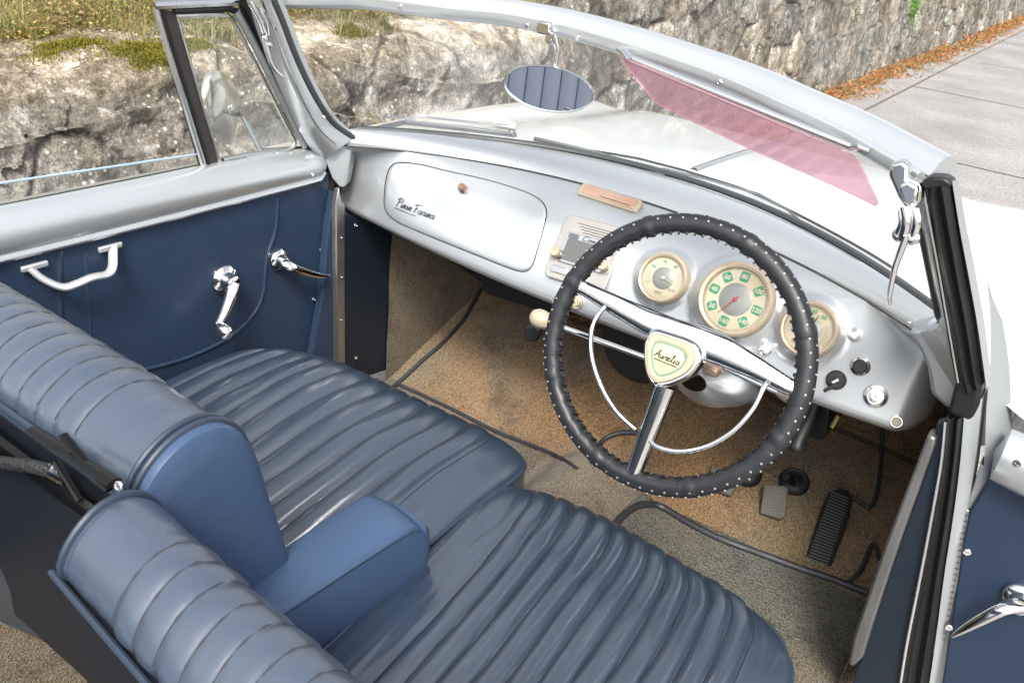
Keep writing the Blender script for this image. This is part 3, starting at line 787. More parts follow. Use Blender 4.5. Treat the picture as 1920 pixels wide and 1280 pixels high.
G = gauge_at(*GC[2]); dial(*G)
numerals(*G[:5], [('30', 95), ('50', 60)], G[5]*.64, G[5]*.2, green_m); numerals(*G[:5], [('BENZ', 250)], G[5]*.6, G[5]*.17, dial_mid, name='caption')
ticks(*G[:5], 150, 205, 9, G[5]*.52, G[5]*.78, .0009, white_m); ticks(*G[:5], -30, 30, 10, G[5]*.52, G[5]*.78, .0009, white_m)
needle(*G[:5], 75, G[5]*.6, ink)
# ---- radio
class Patch:
    """a flat frame through four picked corners: tl tr br bl"""
    def __init__(s, surf, px, lift=0):
        q = [surf.hit(*p) for p in px]; s.o = sum(q, V())/4
        u = (q[1]-q[0]+q[2]-q[3])/2; v_ = (q[0]-q[3]+q[1]-q[2])/2
        s.w = u.length; s.h = v_.length; s.u = u.normalized(); n = s.u.cross(v_).normalized()
        if n.dot(CAM-s.o) < 0: n = -n
        s.n = n; s.v = (v_-s.u*v_.dot(s.u)-n*v_.dot(n)).normalized(); s.o = s.o+n*lift
    def p(s, a, b_, h=0): return s.o+s.u*(a*s.w/2)+s.v*(b_*s.h/2)+s.n*h
    def m(s, x, y, h=0): return s.o+s.u*x+s.v*y+s.n*h
def plate(pt, cx, cy, w_, h_, r, h0, h1, name, m, parent, bevel=.001):
    mb = MB(); poly = [pt.m(cx+x, cy+y, h0) for x, y in rrect(w_, h_, r)]; mb.prism(poly, pt.n*(h1-h0)); return mb.build(name, m, parent, bevel=bevel, flat=False)
RP = Patch(DASH, [(1062, 402), (1168, 440), (1146, 548), (1030, 522)], 0)
RP.o = RP.o+RP.n*((DASH.hit(1101, 478)-RP.o).dot(RP.n)+.0015)
W2, H2 = RP.w, RP.h
radio = plate(RP, 0, 0, W2*1.02, H2*1.06, .014, -.03, .0035, 'radio', taupe, dash, .002)
mb = MB()
for k in range(5): mb.tube([RP.m(-W2*.28+.006*k, H2*(.42-.042*k), .0036), RP.m(W2*.36, H2*(.42-.042*k), .0036)], .0006, 5)
mb.build('grille_lines', ink, radio)
plate(RP, .0, H2*.0, W2*.76, H2*.50, .008, .003, .0075, 'radio_bezel', chrome_old, radio)
plate(RP, .0, -H2*.03, W2*.64, H2*.36, .004, .006, .0082, 'radio_dial', radio_glass, radio, .0004)
mb = MB()
for k in range(5): mb.tube([RP.m(-W2*.33, H2*(.16+.016*k), .0078), RP.m(-W2*.16, H2*(.16+.016*k), .0078)], .0006, 5)
mb.build('bezel_bars', ink, radio)
mb = MB(); o2 = RP.m(-W2*.10, H2*.165, .0079); script_text('Condor', lambda a, b_: o2+RP.u*a*W2*.42+RP.v*b_*H2*.075, .0007, mb); mb.build('radio_script', ink, radio)
for s_ in (-1, 1):
    mb = MB(); mb.lathe(RP.m(s_*W2*.40, -H2*.14, .002), RP.n, [(.012, 0), (.012, .003), (.009, .004), (.0085, .010), (.0105, .012), (.0105, .019), (.009, .0215), (.006, .022), (.005, .0205), (0, .0205)], 26)
    mb.build('radio_knob', ivory, radio)
plate(RP, -W2*.28, -H2*.38, W2*.26, H2*.11, .002, .003, .0065, 'push_button', chrome_old, radio)
plate(RP, W2*.1, -H2*.38, W2*.22, H2*.11, .002, .003, .0065, 'push_button', chrome_old, radio)
# ---- knobs and locks
def sp(px_, prof, m, name, label=None):
    return knob(px_, DASH, prof, m, name, dash, 24, tilt=(.10, -.93, .36), label=label)
sp((1603, 628), [(.0115, -.004), (.0115, .002), (.009, .005), (.0085, .010), (.0065, .012), (.006, .018), (.0045, .020), (0, .020)], chrome, 'pull_knob')
sp((1435, 655), [(.011, -.004), (.011, .002), (.008, .005), (.0075, .010), (.009, .011), (.009, .017), (.007, .018), (.004, .018), (.004, .024), (0, .025)], chrome, 'pull_knob')
o_, p_, n_ = sp((1613, 686), [(.016, -.004), (.016, .003), (.0125, .006), (.009, .012), (.008, .013)], chrome, 'pull_knob', 'black push knob in a chrome collar')
mb = MB(); mb.lathe(p_, n_, [(.0085, .010), (.0118, .013), (.0118, .020), (.010, .0225), (0, .023)], 24); mb.build('black_cap', black, o_)
o_, p_, n_ = sp((1568, 712), [(.0165, -.004), (.0165, .004), (.0155, .006), (.0145, .006), (.0145, .009), (.013, .011), (0, .011)], black, 'ignition_switch')
u_, v__, n2 = frame(n_); mb = MB()
M_ = Matrix((u_*.75+v__*-.66, v__*.75+u_*.66, n2)).transposed()
mb.box(p_+n_*.022, (.005, .012, .024), M_); mb.build('key', chrome_old, o_, bevel=.001)
mb = MB(); mb.box(p_+n_*.040-v__*.012-u_*.003, (.006, .022, .018), M_); mb.build('key_head', black, o_, bevel=.002)
o_, p_, n_ = sp((1642, 742), [(.0195, -.004), (.0195, .003), (.018, .006), (.0135, .0075), (.0125, .006), (.0115, .006), (.011, .009), (.0075, .0095), (.007, .008), (.0065, .008), (.006, .0115), (0, .012)], chrome_old, 'dash_lock')
mb = MB(); mb.box(p_+n_*.0122, (.0014, .0052, .001), Matrix(frame(n_)).transposed()); mb.build('key_slot', black, o_)
o_, p_, n_ = sp((1681, 790), [(.0105, -.004), (.0105, .003), (.009, .006), (.008, .006)], chrome, 'push_button', 'ivory push button in a chrome ring')
mb = MB(); mb.lathe(p_, n_, [(.0078, .004), (.0078, .010), (.0065, .012), (0, .012)], 20); mb.build('button_cap', ivory, o_)
o_, p_, n_ = sp((1083, 566), [(.0145, -.004), (.0145, .003), (.0125, .006), (.011, .006)], chrome, 'cigar_lighter', 'ivory ringed lighter knob')
mb = MB(); mb.lathe(p_, n_, [(.0115, .003), (.0115, .007), (.0095, .008), (.0095, .013), (.0105, .014), (.0105, .018), (.008, .020), (.007, .019), (.0035, .019), (.003, .021), (0, .021)], 24); mb.build('lighter_knob', mat('aged_ivory', (.40, .36, .22), .3, coat=.4), o_)
# ---- windscreen: bottom rail, header, posts, glass ------------------------
def base_in(x):   # where the glass meets the rail
    a = abs(x)/.6; return V((x, .555-.285*a**2.1, .938-.004*a*a))
def dtop(x): p = dashP(clampf(x, -.655, .60), 0); p.x = x; return p
mb = MB(); rows = []
XR = [-.615+1.23*i/100 for i in range(101)]
for x in XR:
    A = dtop(x)+V((0, .004, -.004)); B = base_in(x); D_ = B-A
    rows.append([A+V((0, .014, -.012)), A+V((0, .004, -.002)), A+V((0, .002, .006)), A+D_*.10+V((0, 0, .0155)), A+D_*.3+V((0, 0, .020)), A+D_*.6+V((0, 0, .018)), A+D_*.85+V((0, 0, .010)), B+V((0, -.008, .002)), B+V((0, .01, -.004)), B+V((0, .03, -.02))])
mb.grid(rows); wframe = mb.build('windscreen_frame', silver, car, label='silver windscreen surround with screw heads')
mb = MB(); mb.tube([base_in(x)+V((0, .010, .004)) for x in XR], .0085, 8, flat=.8); mb.build('glass_gasket', rubber_grey, wframe)
mb = MB(); mb.tube([dtop(x)+V((0, .0015, .000)) for x in XR], .0016, 6); mb.build('dash_seam', seamd, wframe)
Hn = (0, -.3, 1); H0 = (-.58, 0, 1.188)
hpx = [(455, -6), (488, 6), (523, 12), (618, 13), (700, 16), (836, 34), (937, 44), (1040, 64), (1138, 91), (1268, 134), (1370, 172), (1470, 218), (1540, 250), (1597, 279), (1671, 322), (1722, 352)]
hl = resample(smooth([at(x, y, H0, Hn) for x, y in hpx], 5), 90)
hprof = [(-.002, .000), (-.007, .003), (-.0085, .009), (-.0085, .0165), (-.005, .0195), (.001, .0185), (.006, .013), (.012, .0125), (.017, .019), (.023, .029), (.033, .0355), (.044, .036), (.054, .030), (.061, .018), (.061, .004), (.05, -.004), (.02, -.004), (.004, -.004)]
mb = MB(); rows = []
for i, p in enumerate(hl):
    t = hl[min(i+1, 89)]-hl[max(i-1, 0)]; t.normalize(); o_ = V((-t.y, t.x, 0)).normalized()
    if o_.y < 0: o_ = -o_
    rows.append([p+o_*a+V((0, 0, b_)) for a, b_ in hprof])
mb.grid(rows, cv=True)
mb.f.append(tuple(range(len(hprof)))[::-1]); mb.f.append(tuple(len(mb.v)-len(hprof)+k for k in range(len(hprof))))
header = mb.build('windscreen_header', silver, wframe, label='curved silver top rail of the windscreen')
HDR = Surf(header)
mb = MB(); gro = []
for i, p in enumerate(hl):
    t = hl[min(i+1, 89)]-hl[max(i-1, 0)]; o_ = V((-t.y, t.x, 0)).normalized(); o_ = -o_ if o_.y < 0 else o_
    gro.append(p+o_*.0090+V((0, 0, .0125)))
mb.tube(gro, .0022, 6); mb.build('header_groove_shade', rubber_grey, header)  # added dark tube, stands in for the shade in the header groove
for q in ((522, 6), (750, 13), (988, 49), (1083, 71), (1349, 154)): screw(HDR.hit(*q, .0005), HDR.nrm(*q), header, .0042)
FR = Surf(wframe)
for q in ((689, 260), (974, 301), (1703, 605)): screw(FR.hit(*q, .0005), FR.nrm(*q), wframe, .004)
# map light on the dash top
TOPS = Surf(dash, wframe); q0, q1 = TOPS.hit(1090, 357), TOPS.hit(1200, 392); AP = Patch(TOPS, [(1100, 360), (1190, 385), (1190, 395), (1100, 370)])
AP.o = TOPS.hit(1143, 377)+V((0, 0, .004)); AP.u = (q1-q0).normalized(); AP.n = V((0, -.62, .78)); AP.n = (AP.n-AP.u*AP.n.dot(AP.u)).normalized(); AP.v = AP.n.cross(AP.u); AP.w = (q1-q0).length*1.02; AP.h = .030
ash = plate(AP, 0, 0, AP.w, AP.h, .007, -.016, .008, 'map_light', ivory, dash, .0025)
plate(AP, 0, 0, AP.w*.88, AP.h*.74, .004, .006, .0098, 'lamp_lens', copper, ash, .0012)
plate(AP, AP.w*.12, -AP.h*.22, AP.w*.5, .0022, .0008, .0098, .0108, 'lens_rib', brown_knob, ash, .0003)
# left post
def loft_px(cols, name, m, parent, n=30, **k):
    """cols: list of curves; each a list of 3-D points"""
    cs = [resample(smooth(c, 6), n) for c in cols]; mb = MB(); mb.grid(cs); return mb.build(name, m, parent, **k)
PX = lambda pts: [atx(a, b_, c) for a, b_, c in pts]
gi = PX([(505, 0, -.585), (524, 45, -.588), (545, 100, -.592), (570, 155, -.597), (598, 205, -.603), (625, 238, -.612), (660, 262, -.60)])
gm = PX([(493, 0, -.590), (512, 50, -.593), (533, 105, -.597), (556, 160, -.602), (582, 212, -.608), (606, 248, -.612), (640, 276, -.607)])
go = PX([(475, 0, -.612), (490, 50, -.615), (510, 105, -.618), (535, 165, -.622), (560, 220, -.627), (583, 262, -.632), (606, 300, -.636)])
ge = PX([(466, 0, -.632), (478, 45, -.634), (500, 105, -.638), (525, 165, -.640), (552, 225, -.644), (576, 270, -.648), (600, 300, -.652)])
post = loft_px([[p+V((0, .03, 0)) for p in gi], gi, gm, [a.lerp(b_, .35)+V((.004, -.004, 0)) for a, b_ in zip(gm, go)], go, ge, [p+V((-.03, .02, 0)) for p in ge]], 'left_post', silver, wframe)
post.name = 'windscreen_post'
mb = MB(); mb.tube([p+V((0, .008, .002)) for p in resample(smooth(gi, 5), 40)], .0065, 8); mb.build('glass_gasket', rubber_grey, wframe)
mb = MB(); mb.tube([p+V((.003, -.003, 0)) for p in resample(smooth(gm, 5), 40)][:38], .0015, 6); mb.build('post_bead', chrome_old, post)
POST = Surf(post)
for q in ((514, 54), (607, 219)): screw(POST.hit(*q, .0005), POST.nrm(*q), post, .0042)
# cowl side below the post, left
mb = MB(); cw = [atx(a, b_, c) for a, b_, c in ((598, 280, -.640), (628, 258, -.630), (662, 272, -.605), (656, 300, -.60), (650, 335, -.60), (646, 352, -.60), (636, 354, -.612), (622, 335, -.632), (612, 308, -.640))]
mb.prism(cw, (-.02, .04, 0)); mb.build('scuttle_corner', silver, wframe, bevel=.006, seg=3)
# right post
ri = [aty(a, b_, c) for a, b_, c in ((1712, 348, .0), (1722, 400, .025), (1736, 470, .06), (1750, 540, .10), (1761, 596, .135), (1752, 618, .15), (1725, 622, .17))]
ro = [aty(a, b_, c) for a, b_, c in ((1738, 352, -.01), (1750, 420, .02), (1764, 500, .055), (1778, 580, .09), (1790, 660, .12), (1798, 720, .13), (1800, 745, .14))]
postr = loft_px([[p+V((0, .03, 0)) for p in ri], ri, [a.lerp(b_, .5)+V((0, -.006, .002)) for a, b_ in zip(ri, ro)], ro, [p+V((.03, .03, 0)) for p in ro]], 'windscreen_post', silver, wframe)
mb = MB(); mb.tube([p+V((-.002, .004, .002)) for p in resample(smooth(ri[:-2]+[base_in(.612)+V((0, -.01, 0)), base_in(.585)+V((0, .008, .004))], 5), 40)], .0055, 8); mb.build('glass_gasket', rubber_grey, wframe)
# cowl side at the right, with dash end tucked in
mb = MB(); cw = [aty(a, b_, .17) for a, b_ in ((1700, 622), (1745, 612), (1790, 650), (1800, 720), (1796, 765), (1775, 768), (1745, 740), (1738, 690), (1722, 655))]
mb.prism(cw, (0, .06, 0)); mb.build('scuttle_corner', silver, wframe, bevel=.008, seg=3)
# glass
gb = [base_in(x)+V((0, .010, .002)) for x in [-.60+1.20*i/48 for i in range(49)]]
gt = resample(hl[6:86], 49); gt = [p+V((0, .012, .002)) for p in gt]
mb = MB(); rows = []
for k in range(13):
    t = k/12; rows.append([a.lerp(b_, t)+V((0, .018*math.sin(t*PI), .006*math.sin(t*PI))) for a, b_ in zip(gb, gt)])
mb.grid(rows); mb.build('windscreen_glass', screen_glass, wframe)
# black seals of the door openings
def strip(cols, name, m, parent, n=24, **k): return loft_px(cols, name, m, parent, n, **k)
lo = PX([(447, 0, -.66), (470, 45, -.662), (500, 110, -.664), (530, 172, -.667), (560, 235, -.670), (583, 285, -.672)])
li = PX([(461, 0, -.64), (484, 45, -.642), (512, 110, -.644), (542, 172, -.647), (572, 235, -.650), (597, 288, -.655)])
strip([[p+V((0, .02, 0)) for p in lo], lo, [a.lerp(b_, .5)+V((.004, -.006, 0)) for a, b_ in zip(lo, li)], li, [p+V((0, .02, 0)) for p in li]], 'door_seal', rubber, wframe)
AY = lambda pts: [aty(a, b_, c) for a, b_, c in pts]
r1 = AY([(1737, 350, -.035), (1750, 430, -.005), (1768, 520, .03), (1786, 610, .07), (1800, 700, .10), (1806, 735, .11)])
r2 = AY([(1779, 345, -.04), (1793, 430, -.01), (1808, 520, .025), (1824, 610, .06), (1838, 700, .09), (1843, 722, .095)])
rmid = [a.lerp(b_, .30)+V((0, -.012, 0)) for a, b_ in zip(r1, r2)]; rmid2 = [a.lerp(b_, .52)+V((0, -.006, 0)) for a, b_ in zip(r1, r2)]; rmid3 = [a.lerp(b_, .78)+V((0, -.013, 0)) for a, b_ in zip(r1, r2)]
strip([[p+V((0, .03, 0)) for p in r1], r1, rmid, rmid2, rmid3, r2, [p+V((0, .03, 0)) for p in r2]], 'door_seal', rubber, wframe)
r3 = AY([(1783, 335, -.03), (1797, 430, -.0), (1813, 520, .035), (1829, 610, .07), (1846, 722, .10)])
r4 = AY([(1792, 338, -.03), (1808, 430, -.0), (1826, 520, .035), (1842, 610, .07), (1856, 722, .10)])
strip([[p+V((0, .02, 0)) for p in r3], r3, [a.lerp(b_, .5)+V((0, -.008, 0)) for a, b_ in zip(r3, r4)], r4, [p+V((.002, .006, 0)) for p in r4]], 'post_trim', silver, wframe)
mb = MB(); mb.tube(smooth(AY([(1730, 350, -.03), (1742, 415, -.01), (1758, 500, .03), (1772, 580, .06), (1786, 660, .09), (1797, 722, .105)]), 5), .003, 8); mb.build('post_bead', chrome_old, wframe)
# elbow rubber joining pillar and sill seal
mb = MB(); el = [aty(a, b_, .10) for a, b_ in ((1792, 712), (1842, 716), (1836, 760), (1822, 790), (1800, 790), (1776, 775), (1784, 745))]
mb.prism(el, (0, .04, 0)); mb.build('seal_corner', rubber, wframe, bevel=.006, seg=3)
# ---- left door --------------------------------------------------------------
DL = -.640
mb = MB(); ys = [-1.25+1.43*i/60 for i in range(61)]
def fedge(z): return .205+.06*(z-.83)      # front edge of the door as a function of height
rows = []
for i in range(61):
    row = []
    for j in range(30):
        z = .26+(.845-.26)*j/29; y = -1.25+(fedge(z)+1.25)*i/60
        row.append((DL-.004*math.cos((z-.26)*3)+.002*nz(y*3, z*3, 1), y, z))
    rows.append(row)
mb.grid(rows); mb.grid([[rows[60][j] for j in range(30)], [(DL-.06, rows[60][j][1], rows[60][j][2]) for j in range(30)]])
door = mb.build('door', vinyl, car, label='closed passenger door lined in blue vinyl')
DOOR = Surf(door)
cp = [(-.735, .875), (-.722, .893), (-.705, .901), (-.690, .9025), (-.6885, .894), (-.680, .894), (-.6785, .9045), (-.668, .9075), (-.654, .9055), (-.640, .898), (-.630, .884), (-.626, .868), (-.628, .852), (-.633, .842), (-.6295, .839), (-.6285, .834), (-.632, .829), (-.645, .826)]
mb = MB(); rows = []
for i in range(80):
    y = -1.3+1.495*i/79; k = clampf((y-.165)/.03); sc_ = math.sqrt(max(0, 1-k*k))
    row = []
    for (x, z) in cp:
        bead = .835 < z < .8435
        xx = x; zz = z+(.012*sstep(-.15, -1.2, y)) - .012*sstep(.02, .2, y)*(z > .89)
        xx = -.66+(xx+.66)*(sc_*.25+.75) ; zz = .86+(zz-.86)*(sc_*.3+.7)
        row.append((xx, y, zz))
    rows.append(row)
mb.grid(rows); cap = mb.build('door_cap', silver, door, label='silver painted rounded sill capping')
mb = MB(); mb.grid([[(-.742, y, .876-.0*y), (-.775, y, .83), (-.795, y, .7), (-.80, y, .5), (-.78, y, .25)] for y in (-1.3, -.8, -.3, .13)]); mb.build('door_skin', silver_skylit, door)
mb = MB(); mb.tube([(-.6845, -1.3, .9080), (-.6845, -.6, .9035), (-.6845, -.09, .9005)], .0035, 6); mb.build('window_slot_rubber', rubber, door)
CAPS = Surf(cap)
screw(CAPS.hit(586, 327, .0003), CAPS.nrm(586, 327), cap, .0035); screw(DOOR.hit(602, 468, .001), V((1, 0, 0)), door, .0055); screw(DOOR.hit(588, 561, .001), V((1, 0, 0)), door, .0055)
# raised inner panel with its piping
cur = [(520, 370), (519, 410), (513, 445), (501, 478), (497, 510), (495, 540), (484, 575), (462, 605), (430, 632), (390, 654), (340, 674), (290, 688), (230, 700), (120, 716)]
piping_on(cur[3:], .0022, door, DOOR, chrome_old, 'panel_piping', h=.001)
piping_on(cur, .0042, door, DOOR, vinyl, 'panel_edge', h=-.0005)
piping_on([(112, 470), (113, 560), (116, 640)], .006, door, DOOR, vinyl, 'panel_seam', h=-.003)
piping_on([(160, 475), (166, 560), (172, 640)], .004, door, DOOR, vinyl, 'panel_seam', h=-.0025)
# pull handle
enam = mat('white_metal', (.66, .66, .66), .3, .6, rvar=.1)
mb = MB(); hpth = [(55, 503, .004), (72, 518, .016), (98, 527, .030), (120, 520, .034), (150, 508, .034), (180, 503, .032), (194, 492, .026), (204, 474, .012), (210, 460, .003)]
mb.tube(smooth([DOOR.hit(a, b_, c) for a, b_, c in hpth], 4), .0080, 10, flat=.7)
pull = mb.build('pull_handle', enam, door)
for q in ((62, 498), (204, 462)):
    c_ = DOOR.hit(*q, .004); mb = MB(); mb.box(c_, (.008, .045, .011)); mb.build('handle_foot', enam, pull, bevel=.003)
# window crank
cb = DOOR.hit(420, 524); nx = V((1, 0, 0))
mb = MB(); mb.lathe(cb, nx, [(.030, 0), (.031, .004), (.028, .009), (.020, .013), (.018, .022), (.016, .026), (.017, .032), (.012, .036), (0, .037)], 28)
crank = mb.build('window_crank', chrome, door)
ca = cb+nx*.030; ce = at(409, 607, (DL+.045, 0, 0), (1, 0, 0))
mb = MB(); mb.tube(smooth([ca, ca.lerp(ce, .3)+nx*.004, ca.lerp(ce, .7)+nx*.004, ce], 4), [.0145, .0143, .0140, .0135, .0130, .0123, .0116, .011, .0103, .0097, .009, .0084, .0078], 12, flat=.75); mb.build('crank_arm', chrome, crank)
mb = MB(); mb.lathe(ce-nx*.002, (.93, -.05, -.35), [(.007, 0), (.0075, .005), (.012, .009), (.0155, .020), (.0155, .030), (.0125, .038), (.007, .041), (0, .041)], 20); mb.build('crank_knob', chrome, crank)
# release handle
hb = DOOR.hit(521, 486); mb = MB(); mb.lathe(hb, nx, [(.024, 0), (.0245, .004), (.021, .009), (.0155, .012), (.0145, .02), (.012, .026), (0, .027)], 26)
rel = mb.build('door_handle', chrome, door)
pts = [hb+nx*.018, at(545, 500, (DL+.036, 0, 0), nx), at(580, 512, (DL+.040, 0, 0), nx), at(604, 517, (DL+.038, 0, 0), nx), at(619, 516, (DL+.034, 0, 0), nx)]
mb = MB(); mb.tube(smooth(pts, 4), [.015, .0148, .0145, .014, .0135, .013, .0125, .0118, .011, .010, .009, .008, .007, .0058, .0045, .003, .0012], 12, flat=.75); mb.build('handle_lever', chrome, rel)
# door glass, lowered
VX = -.668
mb = MB(); gl = [(VX-.012, -1.3, .88), (VX-.012, -.085, .885)]; gtop = [atx(0, 345, VX-.012), atx(388, 288, VX-.012)]
e_ = gtop[0]+(gtop[0]-gtop[1])*1.9
mb.prism([V(gl[0]), V(gl[1]), gtop[1], e_], (-.004, 0, 0)); mb.build('door_glass', glass, door, flat=True)
mb = MB(); mb.tube([e_+V((-.002, 0, .0005)), gtop[1]+V((-.002, 0, .0005))], .0022, 6); mb.build('glass_edge', mat('glass_edge', (.35, .45, .55), .15, spec=.8), door)
# quarter light
brn = mat('channel_felt', (.035, .028, .026), .6, rvar=.1)
QB = [(300, 18), (326, 22), (410, 300), (414, 312), (386, 320)]
mb = MB(); mb.prism([atx(a, b_, VX) for a, b_ in QB], (-.02, 0, 0)); qf = mb.build('quarter_light_frame', brn, door, label='quarter light frame with dark channel and chrome edges')
def tpx(pts, r, name, m, parent, x=VX, n=8, sm=4, closed=False, flat=1.0):
    mb = MB(); P_ = [atx(a, b_, x) for a, b_ in pts]; P_ = smooth(P_, sm, closed) if sm else P_
    mb.tube(P_, r, n, closed=closed, flat=flat); return mb.build(name, m, parent)
tpx([(291, 14), (313, 90), (345, 190), (384, 318)], .0055, 'chrome_edge', chrome_old, qf, sm=0)
tpx([(301, 16), (323, 92), (355, 192), (393, 316)], .004, 'channel_lip', rubber, qf, sm=0)
tpx([(328, 18), (350, 95), (380, 200), (414, 310)], .0035, 'chrome_edge', chrome_old, qf, sm=0)
tpx([(288, 11), (330, 9), (400, 6), (448, 4), (455, 10)], .0075, 'top_rail', chrome_old, qf, sm=0)
tpx([(326, 22), (380, 19), (425, 17), (444, 22)], .006, 'top_channel', rubber, qf, sm=0)
tpx([(330, 31), (380, 29), (420, 29), (436, 40), (480, 120), (520, 200), (548, 254), (553, 268), (545, 278), (520, 285), (470, 290), (418, 300)], .0042, 'vent_rim', chrome_old, qf, sm=4)
tpx([(442, 22), (470, 72), (510, 150), (548, 225), (572, 275)], .0075, 'vent_rail', silver_dull, qf, sm=4)
tpx([(449, 16), (478, 72), (518, 150), (556, 225), (580, 278)], .006, 'vent_seal', rubber, qf, sm=4)
tpx([(400, 316), (440, 300), (500, 293), (560, 286), (588, 284)], .008, 'lower_rail', alu, qf, sm=4, flat=.6)
mb = MB(); mb.prism([atx(a, b_, VX) for a, b_ in [(332, 33), (420, 31), (436, 42), (548, 256), (550, 268), (542, 276), (418, 300)]], (-.003, 0, 0)); mb.build('quarter_glass', glass, qf, flat=True)
screw(atx(520, 288, VX+.008), V((1, 0, .1)), qf, .003)
# ---- posts between door and footwell: aluminium strips and kick panels
def panel(poly, off, name, m, parent, bevel=.002, label=None):
    mb = MB(); mb.prism(poly, off); return mb.build(name, m, parent, bevel=bevel, label=label)
KX = -.605
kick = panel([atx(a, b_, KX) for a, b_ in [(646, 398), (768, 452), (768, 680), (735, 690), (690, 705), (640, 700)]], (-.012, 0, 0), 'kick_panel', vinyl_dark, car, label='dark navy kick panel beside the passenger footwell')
screw(atx(667, 422, KX), V((1, 0, 0)), kick, .0055); screw(atx(667, 670, KX), V((1, 0, 0)), kick, .0055)
stp = panel([atx(a, b_, KX+.002) for a, b_ in [(637, 352), (640, 376), (647, 384), (648, 700), (633, 700), (630, 384)]], (-.016, 0, 0), 'door_post_strip', alu, car, bevel=.003)
for q in ((641, 446), (641, 520), (640, 600)): screw(atx(*q, KX+.003), V((1, 0, 0)), stp, .002)
panel([atx(a, b_, KX-.012) for a, b_ in [(628, 360), (640, 372), (634, 700), (580, 700), (604, 560), (617, 420)]], (-.02, .0, 0), 'post_cover', vinyl, car)
panel([atx(a, b_, KX-.045) for a, b_ in [(600, 300), (628, 330), (625, 420), (618, 560), (600, 700), (560, 700), (590, 600), (608, 420)]], (-.02, .02, 0), 'door_seal', rubber, car)
PY = .10
panel(AY([(1742, 816, PY), (1756, 822, PY), (1750, 845, PY), (1690, 1010, PY), (1640, 1160, PY), (1618, 1232, PY), (1600, 1250, PY), (1590, 1245, PY), (1600, 1195, PY), (1660, 1020, PY), (1735, 825, PY)]), (0, .03, 0), 'door_post_strip', mat('brushed_trim_shaded', (.23, .23, .225), .42, .8, rvar=.12), car, bevel=.004)  # darker copy of the left strip's metal; shade is put into its colour
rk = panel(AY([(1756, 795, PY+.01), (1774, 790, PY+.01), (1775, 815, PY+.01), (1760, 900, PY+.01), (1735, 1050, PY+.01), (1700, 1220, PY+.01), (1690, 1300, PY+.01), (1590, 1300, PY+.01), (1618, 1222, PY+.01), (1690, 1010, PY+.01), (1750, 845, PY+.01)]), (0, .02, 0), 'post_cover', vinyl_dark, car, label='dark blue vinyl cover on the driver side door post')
mb = MB(); mb.tube(smooth(AY([(1773, 792, PY), (1765, 870, PY), (1748, 965, PY), (1727, 1075, PY), (1700, 1210, PY), (1686, 1300, PY)]), 5), .0022, 8); mb.build('cover_piping', enam, rk)
s1 = AY([(1776, 780, PY), (1768, 870, PY), (1751, 965, PY), (1730, 1075, PY), (1703, 1210, PY), (1686, 1310, PY)]); s2 = AY([(1806, 780, PY), (1797, 870, PY), (1785, 965, PY), (1768, 1075, PY), (1750, 1210, PY), (1735, 1310, PY)])
strip([[p+V((0, .03, 0)) for p in s1], s1, [a.lerp(b_, .25)+V((0, -.010, 0)) for a, b_ in zip(s1, s2)], [a.lerp(b_, .5)+V((0, -.003, 0)) for a, b_ in zip(s1, s2)], [a.lerp(b_, .75)+V((0, -.012, 0)) for a, b_ in zip(s1, s2)], s2, [p+V((0, .03, 0)) for p in s2]], 'door_seal', rubber, car)
s3 = AY([(1808, 775, PY), (1800, 870, PY), (1788, 965, PY), (1771, 1075, PY), (1753, 1210, PY), (1738, 1310, PY)]); s4 = AY([(1842, 745, PY+.01), (1828, 870, PY+.01), (1812, 965, PY+.01), (1792, 1075, PY+.01), (1768, 1210, PY+.01), (1752, 1310, PY+.01)])
strip([s3, [a.lerp(b_, .5)+V((0, -.003, 0)) for a, b_ in zip(s3, s4)], s4, [p+V((.0, .05, 0)) for p in s4]], 'door_jamb', silver_dull, car)
# ---- right door, standing open
DY = .105
mb = MB(); dp = AY([(1858, 870, DY), (1850, 905, DY), (1818, 960, DY), (1806, 1010, DY), (1795, 1090, DY), (1778, 1200, DY), (1762, 1310, DY), (2100, 1420, DY), (2120, 960, DY), (1960, 880, DY), (1900, 862, DY)])
mb.prism(dp, (0, .03, 0)); rdoor = mb.build('door', mat('door_vinyl_shaded', (.013, .027, .052), .42, bump=[('voronoi', 520, .12, .0005), ('noise', 7, .12, .01)]), car, bevel=.003, label='open driver door lined in dark blue vinyl')  # darker copy of the door vinyl, its shade painted into the base colour
mb = MB(); e0 = aty(1890, 857, DY-.005); dirr = V((1, -.14, -.05)); rows = []
for i in range(40):
    k = i/39; c_ = e0+dirr*(-.018+.34*k); rr = .040*(.80+.20*math.sqrt(clampf(1-(1-clampf(k/.05))**2, .0, 1))) if i else 0
    rows.append([c_+V((0, math.cos(2*PI*j/36)*rr*.8, math.sin(2*PI*j/36)*rr)) for j in range(36)])
mb.grid(rows, cv=True); rc = mb.build('door_cap', silver, rdoor)
RC = Surf(rc)
screw(RC.hit(1908, 868, .0005), RC.nrm(1908, 868), rdoor, .0055)
mb = MB(); jb = AY([(1838, 870, DY+.012), (1868, 885, DY+.012), (1850, 905, DY+.012), (1818, 960, DY+.012), (1798, 1090, DY+.012), (1768, 1290, DY+.012), (1745, 1290, DY+.012), (1770, 1130, DY+.012), (1800, 985, DY+.012)])
mb.prism(jb, (0, .03, 0)); jo = mb.build('hinge_edge', silver_dull, rdoor, bevel=.002)
mb = MB(); hz = AY([(1803, 950, DY+.004), (1818, 958, DY+.004), (1800, 1080, DY+.004), (1765, 1225, DY+.004), (1745, 1225, DY+.004), (1775, 1085, DY+.004)])
mb.prism(hz, (0, .01, 0)); mb.build('hinge_leaf', alu, rdoor, bevel=.001)
mb = MB()
